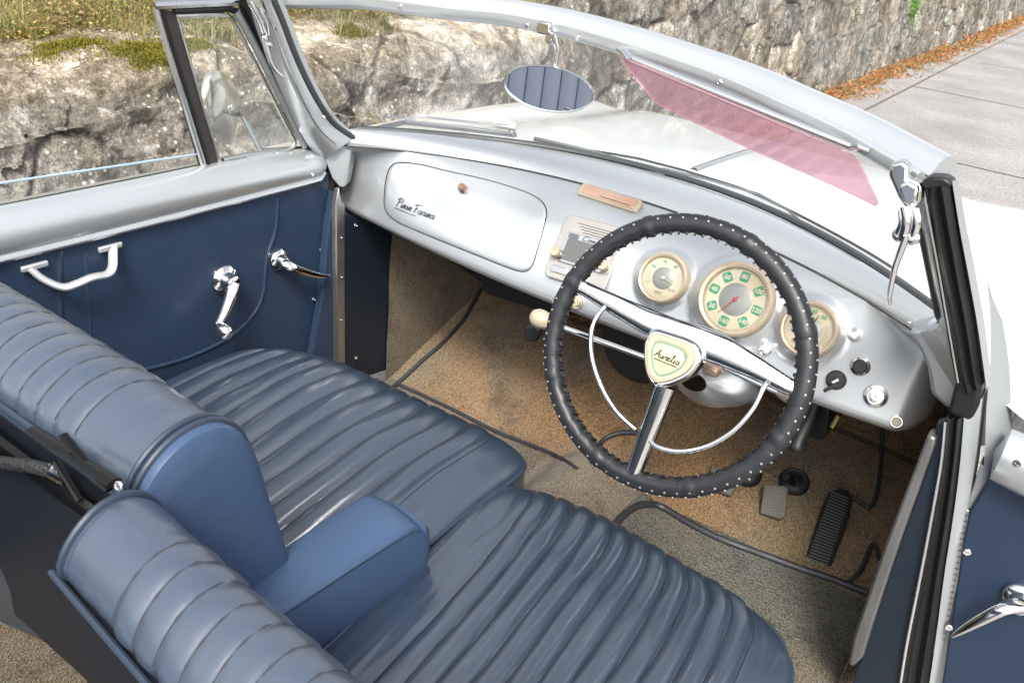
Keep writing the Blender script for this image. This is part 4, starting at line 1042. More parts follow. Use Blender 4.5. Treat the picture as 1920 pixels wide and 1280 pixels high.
for k in range(22):
    a, b_ = V((1809-2.1*k, 965+11*k, 0)), V((1816-2.1*k, 968+11*k, 0))
    mb.tube([aty(a.x, a.y, DY+.0025), aty(b_.x, b_.y, DY+.0025)], .0009, 5)
mb.build('hinge_knuckles', rubber_grey, rdoor)
screw(aty(1813, 1035, DY-.001), V((0, -1, 0)), rdoor, .0055); screw(aty(1779, 1176, DY-.001), V((0, -1, 0)), rdoor, .0055)
hb = aty(1915, 1118, DY); nn = V((0, -1, 0)); mb = MB(); mb.lathe(hb, nn, [(.024, 0), (.025, .004), (.022, .010), (.016, .013), (.015, .022), (.012, .028), (0, .029)], 28); rel2 = mb.build('door_handle', chrome, rdoor)
pts = [hb+nn*.022, aty(1880, 1140, DY-.036), aty(1840, 1160, DY-.036), aty(1805, 1180, DY-.030), aty(1783, 1194, DY-.024)]
mb = MB(); mb.tube(smooth(pts, 4), [.013, .0128, .0125, .012, .0118, .0114, .011, .0105, .010, .0092, .0085, .0076, .0066, .0055, .0042, .003, .0012], 12, flat=.7); mb.build('handle_lever', chrome, rel2)
# inner wing between pillar and door
mb = MB(); iw = [[aty(a, b_, c) for a, b_, c in r_] for r_ in (
 ((1850, 520, .13), (1857, 600, .13), (1856, 700, .12), (1850, 760, .115), (1845, 870, .112), (1836, 960, .112)),
 ((1862, 560, .15), (1872, 640, .15), (1878, 720, .14), (1876, 790, .13), (1868, 860, .12), (1850, 950, .118)),
 ((1880, 600, .17), (1892, 680, .17), (1896, 760, .16), (1898, 830, .15), (1890, 880, .14), (1870, 960, .13)))]
mb.grid([resample(smooth(r_, 4), 20) for r_ in iw]); mb.build('inner_wing', silver_dull, front)
mb = MB(); mb.lathe(aty(1824, 776, .125), (1, -.6, .2), [(.007, 0), (.007, .004), (.004, .006), (0, .007)], 16); mb.build('side_reflector', mat('amber', (.6, .28, .02), .25, coat=.6), front)
# ---- steering column and wheel ----------------------------------------------
TW = rad(20.7); WN = V((0, -math.cos(TW), math.sin(TW))); WU = V((1, 0, 0)); WV = V((0, math.sin(TW), math.cos(TW)))
WC = V((.294, 0, .845))
WL = lambda a, b_, h=0: WC+WU*a+WV*b_+WN*h
RW, rw = .1990, .0155
mb = MB(); rows = []
NR = 300
for i in range(NR):
    a = 2*PI*i/NR; row = []
    lump = 1+.05*noise.noise(V((a*6, 1, 0)))
    if int(a/(2*PI)*8*1.0+.30) != int((a+.06)/(2*PI)*8*1.0+.30): lump *= 1.09
    for k in range(20):
        b_ = 2*PI*k/20; pinch = 1-.10*max(0, math.cos(b_-PI))**6
        crk = 1+.10*max(0, math.cos(b_-PI))**3*math.sin(a*46)
        r_ = rw*lump*pinch*crk
        cr_ = RW+r_*math.cos(b_); row.append(WL(cr_*math.cos(a), cr_*math.sin(a), r_*math.sin(b_)))
    rows.append(row)
mb.grid(rows, cu=True, cv=True)
sw = mb.build('steering_wheel', wheel_leather, car, label='large thin steering wheel laced in black leather')
mb = MB()
for i in range(66):
    a = 2*PI*i/66
    for (bb, da) in ((rad(62), 0), (rad(20), PI/66)):
        aa = a+da; cc = RW+rw*1.0*math.cos(bb); c_ = WL(cc*math.cos(aa), cc*math.sin(aa), rw*1.0*math.sin(bb))
        n_ = (WU*math.cos(aa)+WV*math.sin(aa))*math.cos(bb)+WN*math.sin(bb)
        mb.lathe(c_, n_, [(.0017, -.0008), (.0017, .0009), (.0010, .0012), (.0008, .0004), (0, .0004)], 10)
mb.build('eyelets', white_m, sw)
mb = MB()
for i in range(92):
    a = 2*PI*i/92; p0 = WL((RW-rw*.9)*math.cos(a), (RW-rw*.9)*math.sin(a), rw*.45); p1 = WL((RW-rw*1.04)*math.cos(a+.012), (RW-rw*1.04)*math.sin(a+.012), rw*.05); p2 = WL((RW-rw*.9)*math.cos(a+.02), (RW-rw*.9)*math.sin(a+.02), -rw*.4)
    mb.tube([p0, p1, p2], .0016, 6)
mb.build('lacing', black, sw)
for a in (rad(28), rad(152), rad(200), rad(338), rad(262), rad(295), rad(95)):
    mb = MB(); mb.tube([WL((RW+rw*1.03*math.cos(b_))*math.cos(a), (RW+rw*1.03*math.cos(b_))*math.sin(a), rw*1.03*math.sin(b_)) for b_ in [2*PI*k/16 for k in range(16)]], .0008, 6, closed=True); mb.build('wrap_seam', wheel_leather, sw)
# horizontal twin spoke bar
def bar(secs, name, m, parent):
    """secs: (u, v centre, half width, height, thickness)"""
    mb = MB(); rows = []
    for (u_, vc, hw, h, th) in secs:
        ring = []
        for k in range(16):
            b_ = 2*PI*k/16; ca, sa = math.cos(b_), math.sin(b_)
            ring.append(WL(u_, vc+hw*math.copysign(abs(ca)**.7, ca), h+th*math.copysign(abs(sa)**.8, sa)))
        rows.append(ring)
    mb.grid(rows, cv=True)
    mb.f.append(tuple(range(16))[::-1]); mb.f.append(tuple(len(mb.v)-16+k for k in range(16))); return mb.build(name, m, parent)
bar([(-.188, .050, .011, .0, .006), (-.168, .049, .012, .004, .006), (-.11, .043, .016, .010, .007), (-.05, .036, .018, .016, .008), (-.01, .036, .021, .018, .009), (.04, .037, .024, .018, .009), (.08, .036, .022, .016, .008), (.13, .030, .017, .010, .007), (.175, .022, .013, .004, .006), (.195, .020, .011, .0, .006)], 'spoke', chrome, sw)
mb = MB(); mb.tube([WL(-.165, .059, .010), WL(-.10, .057, .016), WL(0, .056, .026), WL(.09, .055, .022), WL(.185, .031, .008)], .0012, 6); mb.build('spoke_line', black, sw)
mb = MB(); rows = []
for k in range(12):
    t = k/11; c_ = V((.012-.004*t, -.045-.148*t, 0)); h = .010-.010*t; hw = .017-.003*t; rows.append([WL(c_.x+hw*math.cos(b_), c_.y, h+.014*math.sin(b_)) for b_ in [2*PI*j/16 for j in range(16)]])
mb.grid(rows, cv=True); mb.build('spoke', chrome, sw)
mb = MB(); mb.tube([WL(.010, -.05, .0240), WL(.005, -.185, .0142)], .0014, 6); mb.build('spoke_line', black, sw)
# hub shield
sh = smooth([V(q) for q in ((-.030, .016, 0), (-.022, .030, 0), (.0, .033, 0), (.030, .034, 0), (.046, .028, 0), (.054, .012, 0), (.048, -.010, 0), (.030, -.030, 0), (.012, -.042, 0), (.002, -.042, 0), (-.012, -.032, 0), (-.026, -.006, 0))], 5, True)
sc0 = V((.011, -.001, 0))
def shield(scales, name, m, parent):
    mb = MB(); rows = [[WL(sc0.x+(p.x-sc0.x)*k, sc0.y+(p.y-sc0.y)*k, h) for p in sh] for k, h in scales]
    mb.grid(rows, cv=True); n_ = len(sh); mb.f.append(tuple(len(mb.v)-n_+i for i in range(n_))); return mb.build(name, m, parent)
hub = shield([(.75, -.03), (1.0, .0), (1.12, .018), (1.12, .030), (1.05, .037), (.97, .040), (.93, .040)], 'hub', chrome, sw)
shield([(.93, .038), (.93, .042), (.88, .0455), (.75, .047), (.64, .0455), (.62, .044)], 'horn_button', ivory, hub)
shield([(.62, .043), (.61, .0455), (.58, .0460)], 'badge', mat('badge_face', (.50, .47, .25), .3, coat=.5, var=((.58, .50, .33), 30, .2)), hub)
mb = MB(); mb.tube([WL(sc0.x+(p.x-sc0.x)*.615, sc0.y+(p.y-sc0.y)*.615, .0460) for p in sh], .0012, 6, closed=True); mb.build('badge_rim', mat('badge_green', (.12, .28, .22), .4), hub)
mb = MB(); script_text('Aurelia', lambda a, b_: WL(-.009+a*.041, -.003+b_*.0115, .0468), .0007, mb); mb.tube([WL(-.007, -.0065, .0466), WL(.030, -.0065, .0466)], .0008, 6)
mb.build('badge_script', ink, hub)
# horn ring, two arcs
mb = MB(); hr = [(-.118, .040, .004), (-.121, .036, .012), (-.126, .018, .018), (-.127, -.004, .02), (-.118, -.035, .02), (-.098, -.065, .02), (-.070, -.092, .02), (-.040, -.112, .018), (-.008, -.124, .014)]
mb.tube(smooth([WL(*q) for q in hr], 5), .0038, 10)
hr = [(.018, -.130, .012), (.035, -.134, .018), (.070, -.126, .02), (.105, -.102, .02), (.132, -.066, .02), (.147, -.025, .02), (.150, .008, .018), (.152, .020, .008)]
mb.tube(smooth([WL(*q) for q in hr], 5), .0038, 10)
mb.build('horn_ring', chrome, sw)
# column
mb = MB(); fwd_ = -WN
mb.lathe(WC+fwd_*-.0, fwd_, [(.0, .0), (.030, .0), (.032, .02), (.030, .05), (.026, .055), (.026, .09), (.036, .095), (.040, .14), (.042, .22), (.040, .34), (.038, .42)], 28)
col = mb.build('steering_column', silver_dull, car)
mb = MB(); rows = []
for k, (d_, w_, dn) in enumerate(((.06, .022, .028), (.09, .036, .045), (.14, .048, .058), (.22, .055, .062), (.30, .056, .060), (.36, .050, .05))):
    rows.append([WC+fwd_*d_+WU*(.030+w_*math.sin(b_))+WV*(-.020-dn*(.5-.5*math.cos(b_))) for b_ in [PI*(-1+2*j/24) for j in range(25)]])
mb.grid(rows); mb.build('column_shroud', silver, col)
mb = MB(); mb.lathe(WC+fwd_*.060+WU*.05+WV*-.005, (.9, -.3, .2), [(.0, -.01), (.010, -.01), (.012, 0), (.010, .012), (.006, .016), (0, .016)], 16); mb.build('stalk_boss', copper, col)
# column gear lever and indicator stalk
A_ = aty(1040, 608, .06); B_ = aty(1215, 672, .075)
mb = MB(); mb.tube([A_.lerp(B_, -.02), B_.lerp(A_, -.15)], .0048, 10); gls = mb.build('gear_lever', chrome, car)
kd = (aty(985, 585, .06)-aty(1030, 603, .06)).normalized(); kc = aty(1032, 605, .06)
mb = MB(); mb.lathe(kc-kd*.004, kd, [(.006, 0), (.011, .004), (.015, .012), (.0168, .022), (.016, .032), (.012, .040), (.006, .0445), (0, .0455)], 22); mb.build('gear_knob', ivory, gls, label='ivory egg shaped knob')
A_ = aty(1345, 684, .07); B_ = aty(1458, 735, .06)
mb = MB(); mb.tube([A_, B_], .0042, 10); ist = mb.build('indicator_stalk', chrome, car)
kd = (aty(1478, 745, .058)-B_).normalized(); mb = MB(); mb.lathe(B_, kd, [(.0045, 0), (.0065, .004), (.0085, .014), (.0088, .022), (.0065, .026), (0, .027)], 16); mb.build('stalk_tip', ivory, ist)
mb = MB(); mb.prism([aty(a, b_, .10) for a, b_ in ((984, 612), (1003, 608), (1012, 620), (1003, 642), (990, 643), (980, 632))], (0, .02, 0)); mb.build('handbrake_grip', black, car, bevel=.005)
# ---- pedals -------------------------------------------------------------------
ped_m = mat('pedal_rubber', (.10, .095, .08), .6, bump=('voronoi', 260, .2, .001))
def pedal(px, up_, thick, name, m, th_n=(0, -.75, .66), bevel=.004):
    q = [FLOOR.hit(a, b_, 0)+V((0, -up_*.8, up_*.6)) for a, b_ in px]; n_ = V(th_n).normalized()
    c_ = sum(q, V())/len(q); pts = [at(a, b_, c_, n_) for a, b_ in px]
    mb = MB(); mb.prism(pts, -n_*thick); return mb.build(name, m, car, bevel=bevel), pts, n_
def rib_grid(pts, n_, k1, k2, m, parent, r=.0012, cross=True):
    tl, tr, br, bl_ = pts; mb = MB()
    for i in range(1, k1):
        t = i/k1; mb.tube([tl.lerp(bl_, t).lerp(tr.lerp(br, t), .06)+n_*.0006, tl.lerp(bl_, t).lerp(tr.lerp(br, t), .94)+n_*.0006], r, 6)
    if cross:
        for i in range(1, k2):
            t = i/k2; mb.tube([tl.lerp(tr, t)+n_*.0006, bl_.lerp(br, t)+n_*.0006], r, 6)
    return mb.build('tread', m, parent)
pb, pts, n_ = pedal([(1432, 906), (1478, 912), (1474, 968), (1462, 974), (1424, 962)], .035, .010, 'brake_pedal', ped_m)
tread_m = mat('tread_rubber', (.20, .19, .16), .5, metal=.3)
rib_grid([pts[0], pts[1], pts[2], pts[4]], n_, 11, 10, tread_m, pb)
pc_, pts, n_ = pedal([(1332, 873), (1378, 880), (1382, 905), (1372, 930), (1326, 915)], .035, .010, 'clutch_pedal', ped_m)
rib_grid([pts[0], pts[1], pts[3], pts[4]], n_, 11, 10, tread_m, pc_)
for q in ((1488, 906), (1400, 890)):
    c_ = FLOOR.hit(*q, .002); mb = MB(); mb.lathe(c_, (.05, -.62, .78), [(.034, 0), (.034, .006), (.030, .010), (.024, .008), (.014, .012), (.012, .004), (0, .004)], 30); bt = mb.build('pedal_boot', rubber, car)
    mb = MB(); mb.tube([c_, c_+V((-.015, -.03, .025))], .008, 8); mb.build('pedal_arm', black, bt)
ap = [(1575, 915), (1592, 920), (1598, 938), (1590, 975), (1553, 1078), (1505, 1062), (1508, 1048), (1543, 945), (1555, 920)]
pa, pts, n_ = pedal(ap, .028, .018, 'accelerator_pedal', rubber, (0, -.55, .83), .003)
tl, tr, br, bl_ = pts[8], pts[2], pts[4], pts[5]; mb = MB()
for i in range(27):
    t = i/26; L_ = pts[7].lerp(bl_, t) if t > 0 else pts[7]; R_ = pts[2].lerp(br, t); L_ = pts[8].lerp(pts[5], t); mb.tube([L_.lerp(R_, .08)+n_*.001, L_.lerp(R_, .86)+n_*.001], .0017, 6)
mb.build('tread', mat('ribbed_rubber', (.11, .11, .105), .38), pa)
# ---- seats ----------------------------------------------------------------------
def coons(front_, right_, back_, left_, nu, nv):
    """curves: front L->R, back L->R, left back->front, right back->front"""
    F = resample(front_, nu+1); B = resample(back_, nu+1); L = resample(left_, nv+1); R_ = resample(right_, nv+1); g = []
    for i in range(nu+1):
        u = i/nu; row = []
        for j in range(nv+1):
            v_ = j/nv
            p = B[i]*(1-v_)+F[i]*v_+L[j]*(1-u)+R_[j]*u-(B[0]*(1-u)*(1-v_)+B[-1]*u*(1-v_)+F[0]*(1-u)*v_+F[-1]*u*v_)
            row.append(p)
        g.append(row)
    return g
seam_thread = mat('seam_thread', (.012, .016, .022), .7)
def cushion(name, F, R_, B, L, zt, zb, dome, u0, u1, npl, m, label, seed):
    nu, nv = 230, 150; g = coons(F, R_, B, L, nu, nv); rows = []; seams = {}; last = {}
    for i in range(nu+1):
        u = i/nu; row = []
        for j in range(nv+1):
            v_ = j/nv; p = g[i][j].copy()
            eu = 1-abs(2*u-1)**5; ev = 1-abs(2*v_-1)**6; e = max(0, eu*ev)**.5
            wob = .014*nz(v_*1.8+seed, u*3, seed)+.003*nz(v_*5, u*5, seed+4)
            uu = (u+wob-u0)/(u1-u0); h = dome*e*(1+.25*math.sin(PI*u)); 
            if -.0 < uu < 1:
                s_ = (uu*npl) % 1; puff = (1-abs(2*s_-1)**2.8)
                fade = sstep(.0, .02, min(uu, 1-uu))*(.45+.55*sstep(0, .10, 1-v_))
                h += .0100*puff*fade*min(1, e*1.5)
            # sat-in creases lying along the pleats, strongest near the front
            h += .0052*noise.fractal(V((u*11+1.2*nz(u*3, v_*3, seed), v_*1.3, seed)), 1, 2, 2)*e*(.3+.8*sstep(.35, .95, v_))
            h += .0022*noise.fractal(V((u*26, v_*3.2, seed+2)), 1, 2, 2)*e
            h += .014*nz(u*2.2, v_*2.2, seed+9)*e-.012*math.exp(-((v_-.35)/.3)**2)*e
            p.z = zt+h; row.append(p)
            kf = math.floor(uu*npl)
            if j in last and last[j] != kf and 0 <= kf <= npl and 6 < j < nv-7: seams.setdefault(kf, []).append((j, p.copy()))
            last[j] = kf
        rows.append(row)
    mb = MB(); mb.grid(rows)
    per = [rows[i][0] for i in range(nu+1)]+[rows[nu][j] for j in range(1, nv+1)]+[rows[i][nv] for i in range(nu-1, -1, -1)]+[rows[0][j] for j in range(nv-1, 0, -1)]
    c_ = sum(per, V())/len(per); wall = []
    for p in per:
        d_ = V((p.x-c_.x, p.y-c_.y, 0)).normalized(); wall.append([p+d_*(.010*math.sin(PI*min(t*1.1, 1))-.012*t)+V((0, 0, (zb-zt)*t)) for t in (0, .12, .3, .5, .75, 1)])
    mb.grid(wall, cu=True)
    o = mb.build(name, m, car, label=label)
    mb = MB(); mb.tube([p+V((0, 0, .001)) for p in per], .0042, 8, closed=True); mb.build('piping', piping_m, o)
    mb = MB()
    for kf, pl_ in seams.items():
        pl_ = [q for _, q in sorted(pl_, key=lambda t: t[0])]
        if len(pl_) > 20:
            pl_ = [sum(pl_[max(0, i-3):i+4], V())/len(pl_[max(0, i-3):i+4]) for i in range(0, len(pl_), 3)]
            mb.tube([q+V((0, 0, .0003)) for q in pl_], .0009, 5)
    mb.build('pleat_seams', seam_thread, o)
    return o
ZC = .505
Z = lambda pts, z=ZC: smooth([atz(a, b_, z) for a, b_ in pts], 6)
fL = Z([(430, 690), (500, 666), (560, 667), (640, 690), (720, 725), (800, 764), (900, 811), (950, 836), (975, 856)])
rL_f = [(975, 856), (984, 876), (960, 902), (895, 948), (823, 1006), (722, 1094), (592, 1208), (552, 1244)]
rL = Z(rL_f)[::-1]
pB0 = fL[0]+V((-.04, -.60, 0)); pB1 = rL[0]
bL = [pB0.lerp(pB1, k/10) for k in range(11)]; lL = smooth([pB0, pB0.lerp(fL[0], .6)+V((-.03, 0, 0)), pB0.lerp(fL[0], .9)+V((-.018, 0, 0)), fL[0]], 6)
cushion('seat_cushion', fL, rL, bL, lL, ZC, .30, .028, .10, .88, 12, leather, 'pleated passenger seat cushion', 3.3)
fR = Z([(915, 930), (940, 918), (975, 919), (1030, 936), (1150, 988), (1300, 1076), (1400, 1142), (1448, 1180)])
rRp = [atz(a, b_, ZC) for a, b_ in ((1448, 1180), (1472, 1222), (1482, 1280))]; rRp += [rRp[-1]+V((.012, -.15, 0)), rRp[-1]+V((.010, -.38, 0))]
rR = smooth(rRp, 6)[::-1]
lR = Z([(915, 930), (900, 945), (840, 1005), (735, 1100), (640, 1190), (560, 1262)])[::-1]
pB0 = lR[0]+V((-.01, -.06, 0)); lR = [pB0]+lR; bR = [pB0.lerp(rR[0], k/10) for k in range(11)]
cushion('seat_cushion', fR, rR, bR, lR, ZC, .30, .028, .19, .88, 11, leather, 'pleated driver seat cushion', 8.1)
# backs
SK = .11
def backrest(prof, x0, x1, dy, pleats, name, label, seed, skew=0):
    pr = resample(smooth([V((0, a, b_)) for a, b_ in prof], 6), 90); nxx = 240; rows = []; nrm = []
    for k in range(90):
        t = pr[min(k+1, 89)]-pr[max(k-1, 0)]; nrm.append(V((0, -t.z, t.y)).normalized())
    cen = sum(pr, V())/90
    nrm = [n_ if n_.dot(pr[k]-cen) > 0 or True else -n_ for k, n_ in enumerate(nrm)]
    if nrm[45].z < 0: nrm = [-n_ for n_ in nrm]
    for i in range(nxx+1):
        u = i/nxx; x = x0+(x1-x0)*u; row = []
        for k in range(90):
            h = 0
            for a, b_ in zip(pleats, pleats[1:]):
                if a <= x < b_:
                    s_ = (x-a)/(b_-a); h = .0030*(1-abs(2*s_-1)**2.4)
            edge = min((x-x0), (x1-x))
            h -= .004*max(0, 1-edge/.014)**2
            h += .0030*noise.fractal(V((x*7, k*.05, seed)), 1, 2, 3)+.0016*noise.fractal(V((x*40, k*.30, seed)), 1, 2, 3)*sstep(30, 60, k)
            p = pr[k]+nrm[k]*h; row.append(V((x, p.y+dy-skew*(x-x0)+.003*math.sin(PI*u), p.z+.003*math.sin(PI*u))))
        rows.append(row)
    mb = MB(); mb.grid(rows); o = mb.build(name, leather_back, car, label=label)
    # stitched seams
    mb = MB()
    for x in pleats:
        i = round((x-x0)/(x1-x0)*nxx); 
        if 0 < i < nxx: mb.tube([rows[i][k]+nrm[k]*.0006 for k in range(3, 88, 2)], .0009, 5)
    mb.build('stitching', stitch_m, o)
    return o, rows, nrm
prof = [(-.640, .36), (-.668, .60), (-.690, .80), (-.7045, .842), (-.692, .866), (-.668, .884), (-.640, .893), (-.606, .890), (-.577, .868), (-.560, .835), (-.549, .795), (-.540, .755), (-.525, .700), (-.505, .61), (-.488, .52)]
pl_p = [-.112-.0385*k for k in range(13)][::-1]
bp_, rowsP, nP = backrest([(a, b_-.006) for a, b_ in prof], -.62, .005, 0, pl_p, 'seat_back', 'passenger seat back with stitched pleats over its rounded top', 1.7)
# inner end panel of the passenger back
pr = resample(smooth([V((0, a, b_-.006)) for a, b_ in prof], 6), 90)
mb = MB(); cc = V((0, -.60, .66)); rows = []
for k, xo in ((1.0, -.002), (1.0, .012), (.985, .020), (.94, .024), (.8, .027), (.5, .028), (.15, .028), (.01, .028)):
    rows.append([V((xo, cc.y+(p.y-cc.y)*k, cc.z+(p.z-cc.z)*k)) for p in pr])
mb.grid(rows, cv=True); mb.build('end_panel', vinyl_bright, bp_, label='brighter blue inner end panel of the backrest')
for xo in (.007, -.004):
    mb = MB(); mb.tube([V((xo, p.y, p.z))+V((0, 0, .001)) for p in pr[12:]], .0042, 8); mb.build('piping', piping_m, bp_)
mb = MB(); mb.tube([V((-.63+.64*k/20, -.7075, .832)) for k in range(21)], .0050, 8); mb.build('piping', piping_m, bp_)
mb = MB(); mb.tube([V((-.63+.64*k/20, -.703, .818)) for k in range(21)], .005, 8); mb.build('piping', piping_m, bp_)
pl_d = [.140+.0345*k for k in range(14)]
profd = [(-.7045+(a+.7045)*(.78 if a > -.7045 else 1), b_-.014) for a, b_ in prof]
bd_, rowsD, nD = backrest(profd, .045, .62, -.105, pl_d, 'seat_back', 'driver seat back, set slightly further back, with stitched pleats', 5.2, SK)
pr2 = [V((0, p.y-.105, p.z)) for p in resample(smooth([V((0, a, b_)) for a, b_ in profd], 6), 90)]; mb = MB(); rows = []
for k, xo in ((1.0, .057), (1.0, .043), (.985, .035), (.94, .031), (.8, .028), (.5, .027), (.15, .027), (.01, .027)):
    rows.append([V((xo, cc.y-.105+(p.y+.105-cc.y)*k, cc.z+(p.z-cc.z)*k)) for p in pr2])
mb.grid(rows, cv=True); mb.build('end_panel', leather_back, bd_)
mb = MB(); mb.tube([V((.045, p.y, p.z+.001)) for p in pr2[10:]], .0042, 8); mb.build('piping', piping_m, bd_)
mb = MB(); mb.tube([V((.03+.60*k/20, -.8115-SK*.6*k/20, .820)) for k in range(21)], .0036, 8); mb.build('piping', piping_m, bd_)
# rear face boards of both backs
sbm = mat('seat_back_board', (.009, .011, .017), .45, bump=('noise', 30, .1, .003))
for (x0, x1, y0) in ((-.62, -.01, -.706), (.04, .62, -.812)):
    mb = MB(); mb.prism([V((x0, y0, .815)), V((x0, y0+.02, .815)), V((x0, y0+.05, .34)), V((x0, y0+.03, .34))], (x1-x0, -(SK*(x1-x0) if x0 > 0 else 0), 0)); mb.build('back_board', sbm, bp_ if x0 < -.3 else bd_, bevel=.004)
for q in ((184, 1096), (200, 1108), (250, 1158), (308, 1178)):
    pass
# black folding irons behind the passenger back
mb = MB(); mb.tube([V((-.62, -.722, .79)), V((.015, -.722, .79))], .010, 8, flat=1.4); irn = mb.build('folding_iron', mat('iron_paint', (.004, .004, .004), .28, spec=.3), car)
irm = mat('scuffed_iron', (.004, .004, .004), .25, 0, spec=.3, rvar=.12)
for a, b_, c_, d_, r_ in ((60, 805, 215, 905, .008), (105, 865, 150, 938, .004), (118, 815, 205, 918, .005)):
    mb = MB(); mb.tube([aty(a, b_, -.74), aty(c_, d_, -.745)], r_, 8, flat=.5); mb.build('iron_link', irm, irn)
screw(aty(222, 911, -.757), V((.2, -.9, .3)), irn, .005)
hm = mat('grained_hide', (.022, .022, .022), .45, bump=('voronoi', 160, .8, .003))
mb = MB(); mb.tube(smooth([aty(-120, 862, -.716), aty(-100, 848, -.735), aty(0, 866, -.742), aty(50, 872, -.742), aty(92, 882, -.738)], 5), .0078, 12); hd = mb.build('grab_strap', hm, car)
mb = MB(); mb.tube([aty(90, 878, -.740), aty(106, 890, -.735), aty(118, 905, -.715)], [.0098, .0085, .006], 12, flat=.7); mb.build('strap_end', chrome, hd)
# centre armrest
ZA = .615
A4 = [atz(a, b_, ZA) for a, b_ in ((518, 1032), (700, 908), (800, 972), (552, 1122))]
bl0, fl0, fr0, br0 = A4[0], A4[1], A4[2], A4[3]
back_dir = (bl0-fl0).normalized(); bl0 = bl0+back_dir*.10; br0 = br0+back_dir*.10
mb = MB(); rows = []; nA, mA = 60, 30
for i in range(nA+1):
    u = i/nA; L_ = bl0.lerp(fl0, u); R_ = br0.lerp(fr0, u); row = []
    drop = .0
    e = clampf((u-.86)/.14); drop = .030*(1-math.sqrt(max(0, 1-e*e)))
    for j in range(mA+1):
        v_ = j/mA; p = L_.lerp(R_, v_); bulge = .010*math.sin(PI*v_)+.004*math.sin(PI*u)-.002
        k_ = .010*max(0, 1-v_/.1)**2+.006*max(0, 1-(1-v_)/.08)**2
        p = p+V((0, 0, bulge-drop-k_)); row.append(p)
    # right side wall
    for t in (.02, .1, .3, .6, 1):
        row.append(R_+V((.004*math.sin(PI*t), 0, -drop*(1-t)-.118*t)))
    row = [L_+V((-.004, 0, -.118)), L_+V((-.004, 0, -.05)), L_+V((-.002, 0, -.018-drop))]+row
    rows.append(row)
mb.grid(rows); tip = [p for p in rows[-1]]; cen = sum(tip, V())/len(tip); fd = -back_dir
mb.grid([tip, [cen+(p-cen)*.97+fd*.010 for p in tip], [cen+(p-cen)*.85+fd*.016 for p in tip], [cen+(p-cen)*.4+fd*.018 for p in tip], [cen+(p-cen)*.02+fd*.018 for p in tip]])
arm = mb.build('armrest', vinyl_bright, car, label='bright blue padded centre armrest')
mb = MB(); mb.tube([r_[3+mA]+V((.0, 0, -.0002)) for r_ in rows], .0011, 6); mb.build('arm_seam', black, arm)
# rear bench, seen in the driving mirror
bench_m = mat('bench_cloth', (.55, .57, .63), .5)
mb = MB(); rows = []
for i in range(181):
    x = -.60+1.2*i/180; s_ = (i/180*20) % 1; pf = .016*(1-abs(2*s_-1)**2.2)
    row = [V((x, -1.22+pf, .42)), V((x, -1.16+pf*.6, .56)), V((x, -1.20, .62+pf*.5)), V((x, -1.48, .60+pf*.5)), V((x, -1.50+pf, .66)), V((x, -1.56+pf, .85)), V((x, -1.60+pf, .99)), V((x, -1.66, 1.03)), V((x, -1.74, 1.0)), V((x, -1.76, .5))]
    rows.append(row)
mb.grid(rows); rb = mb.build('rear_bench', bench_m, car, label='grey blue pleated rear seat')
mb = MB()
for k in range(21):
    i = min(round(k/20*180), 180); mb.tube([p+V((0, .001, .000)) for p in rows[i][:8]], .0016, 6)
mb.build('bench_seam_shade', mat('seam_shadow', (.05, .055, .07), .8), rb)  # dark lines along the seams, painting in the weak shade between pleats
mb = MB(); rows = []
for x in (-.78, -.7, 0, .7, .78):
    rows.append([V((x, y, z-.05*(abs(x) > .75))) for y, z in ((-1.70, .88), (-1.78, .92), (-2.1, .90), (-2.6, .78), (-2.9, .5), (-2.95, .3))])
mb.grid(rows); mb.build('rear_deck', silver_skylit, car)
# ---- driving mirror ----------------------------------------------------------
MC = aty(1028, 167, .085); mn = ((CAM-MC).normalized()+(V((-.16, -1.52, .74))-MC).normalized()).normalized()
xr = at(1113, 184, MC, mn)-at(943, 156, MC, mn); mu_ = xr.normalized(); mv_ = mn.cross(mu_)
hw = xr.length/2; tp = at(1030, 124, MC, mn); hh = abs((tp-MC).dot(mv_))*1.02
def ell(kx, ky, h, n=48): return [MC+mu_*math.cos(2*PI*k/n)*kx+mv_*math.sin(2*PI*k/n)*ky+mn*h for k in range(n)]
mb = MB(); mb.grid([ell(hw*.4, hh*.4, -.020), ell(hw*.85, hh*.85, -.014), ell(hw, hh, -.004), ell(hw*1.0, hh*1.0, .002), ell(hw*.975, hh*.955, .004), ell(hw*.955, hh*.92, .002), ell(hw*.95, hh*.91, -.002)], cv=True)
mb.f.append(tuple(range(48))); rvm = mb.build('rear_view_mirror', chrome_old, wframe, label='oval driving mirror hanging from the windscreen rail')
mb = MB(); mb.v = [tuple(p) for p in ell(hw*.955, hh*.92, .0005)]; mb.f = [tuple(range(48))]; mb.build('mirror_glass', mirror_m, rvm, flat=True)
top_ = HDR.hit(1030, 62); mb = MB(); mb.tube([MC-mn*.012, at(1047, 100, MC-mn*.010, mn), at(1038, 68, MC-mn*.006, mn), top_], .0040, 8); mb.build('mirror_stem', chrome, rvm)
mb = MB(); mb.box(HDR.hit(1024, 52, .003), (.026, .014, .020)); mb.box(HDR.hit(1034, 66, .003), (.014, .012, .022)); mb.build('mirror_bracket', chrome_old, rvm, bevel=.003)
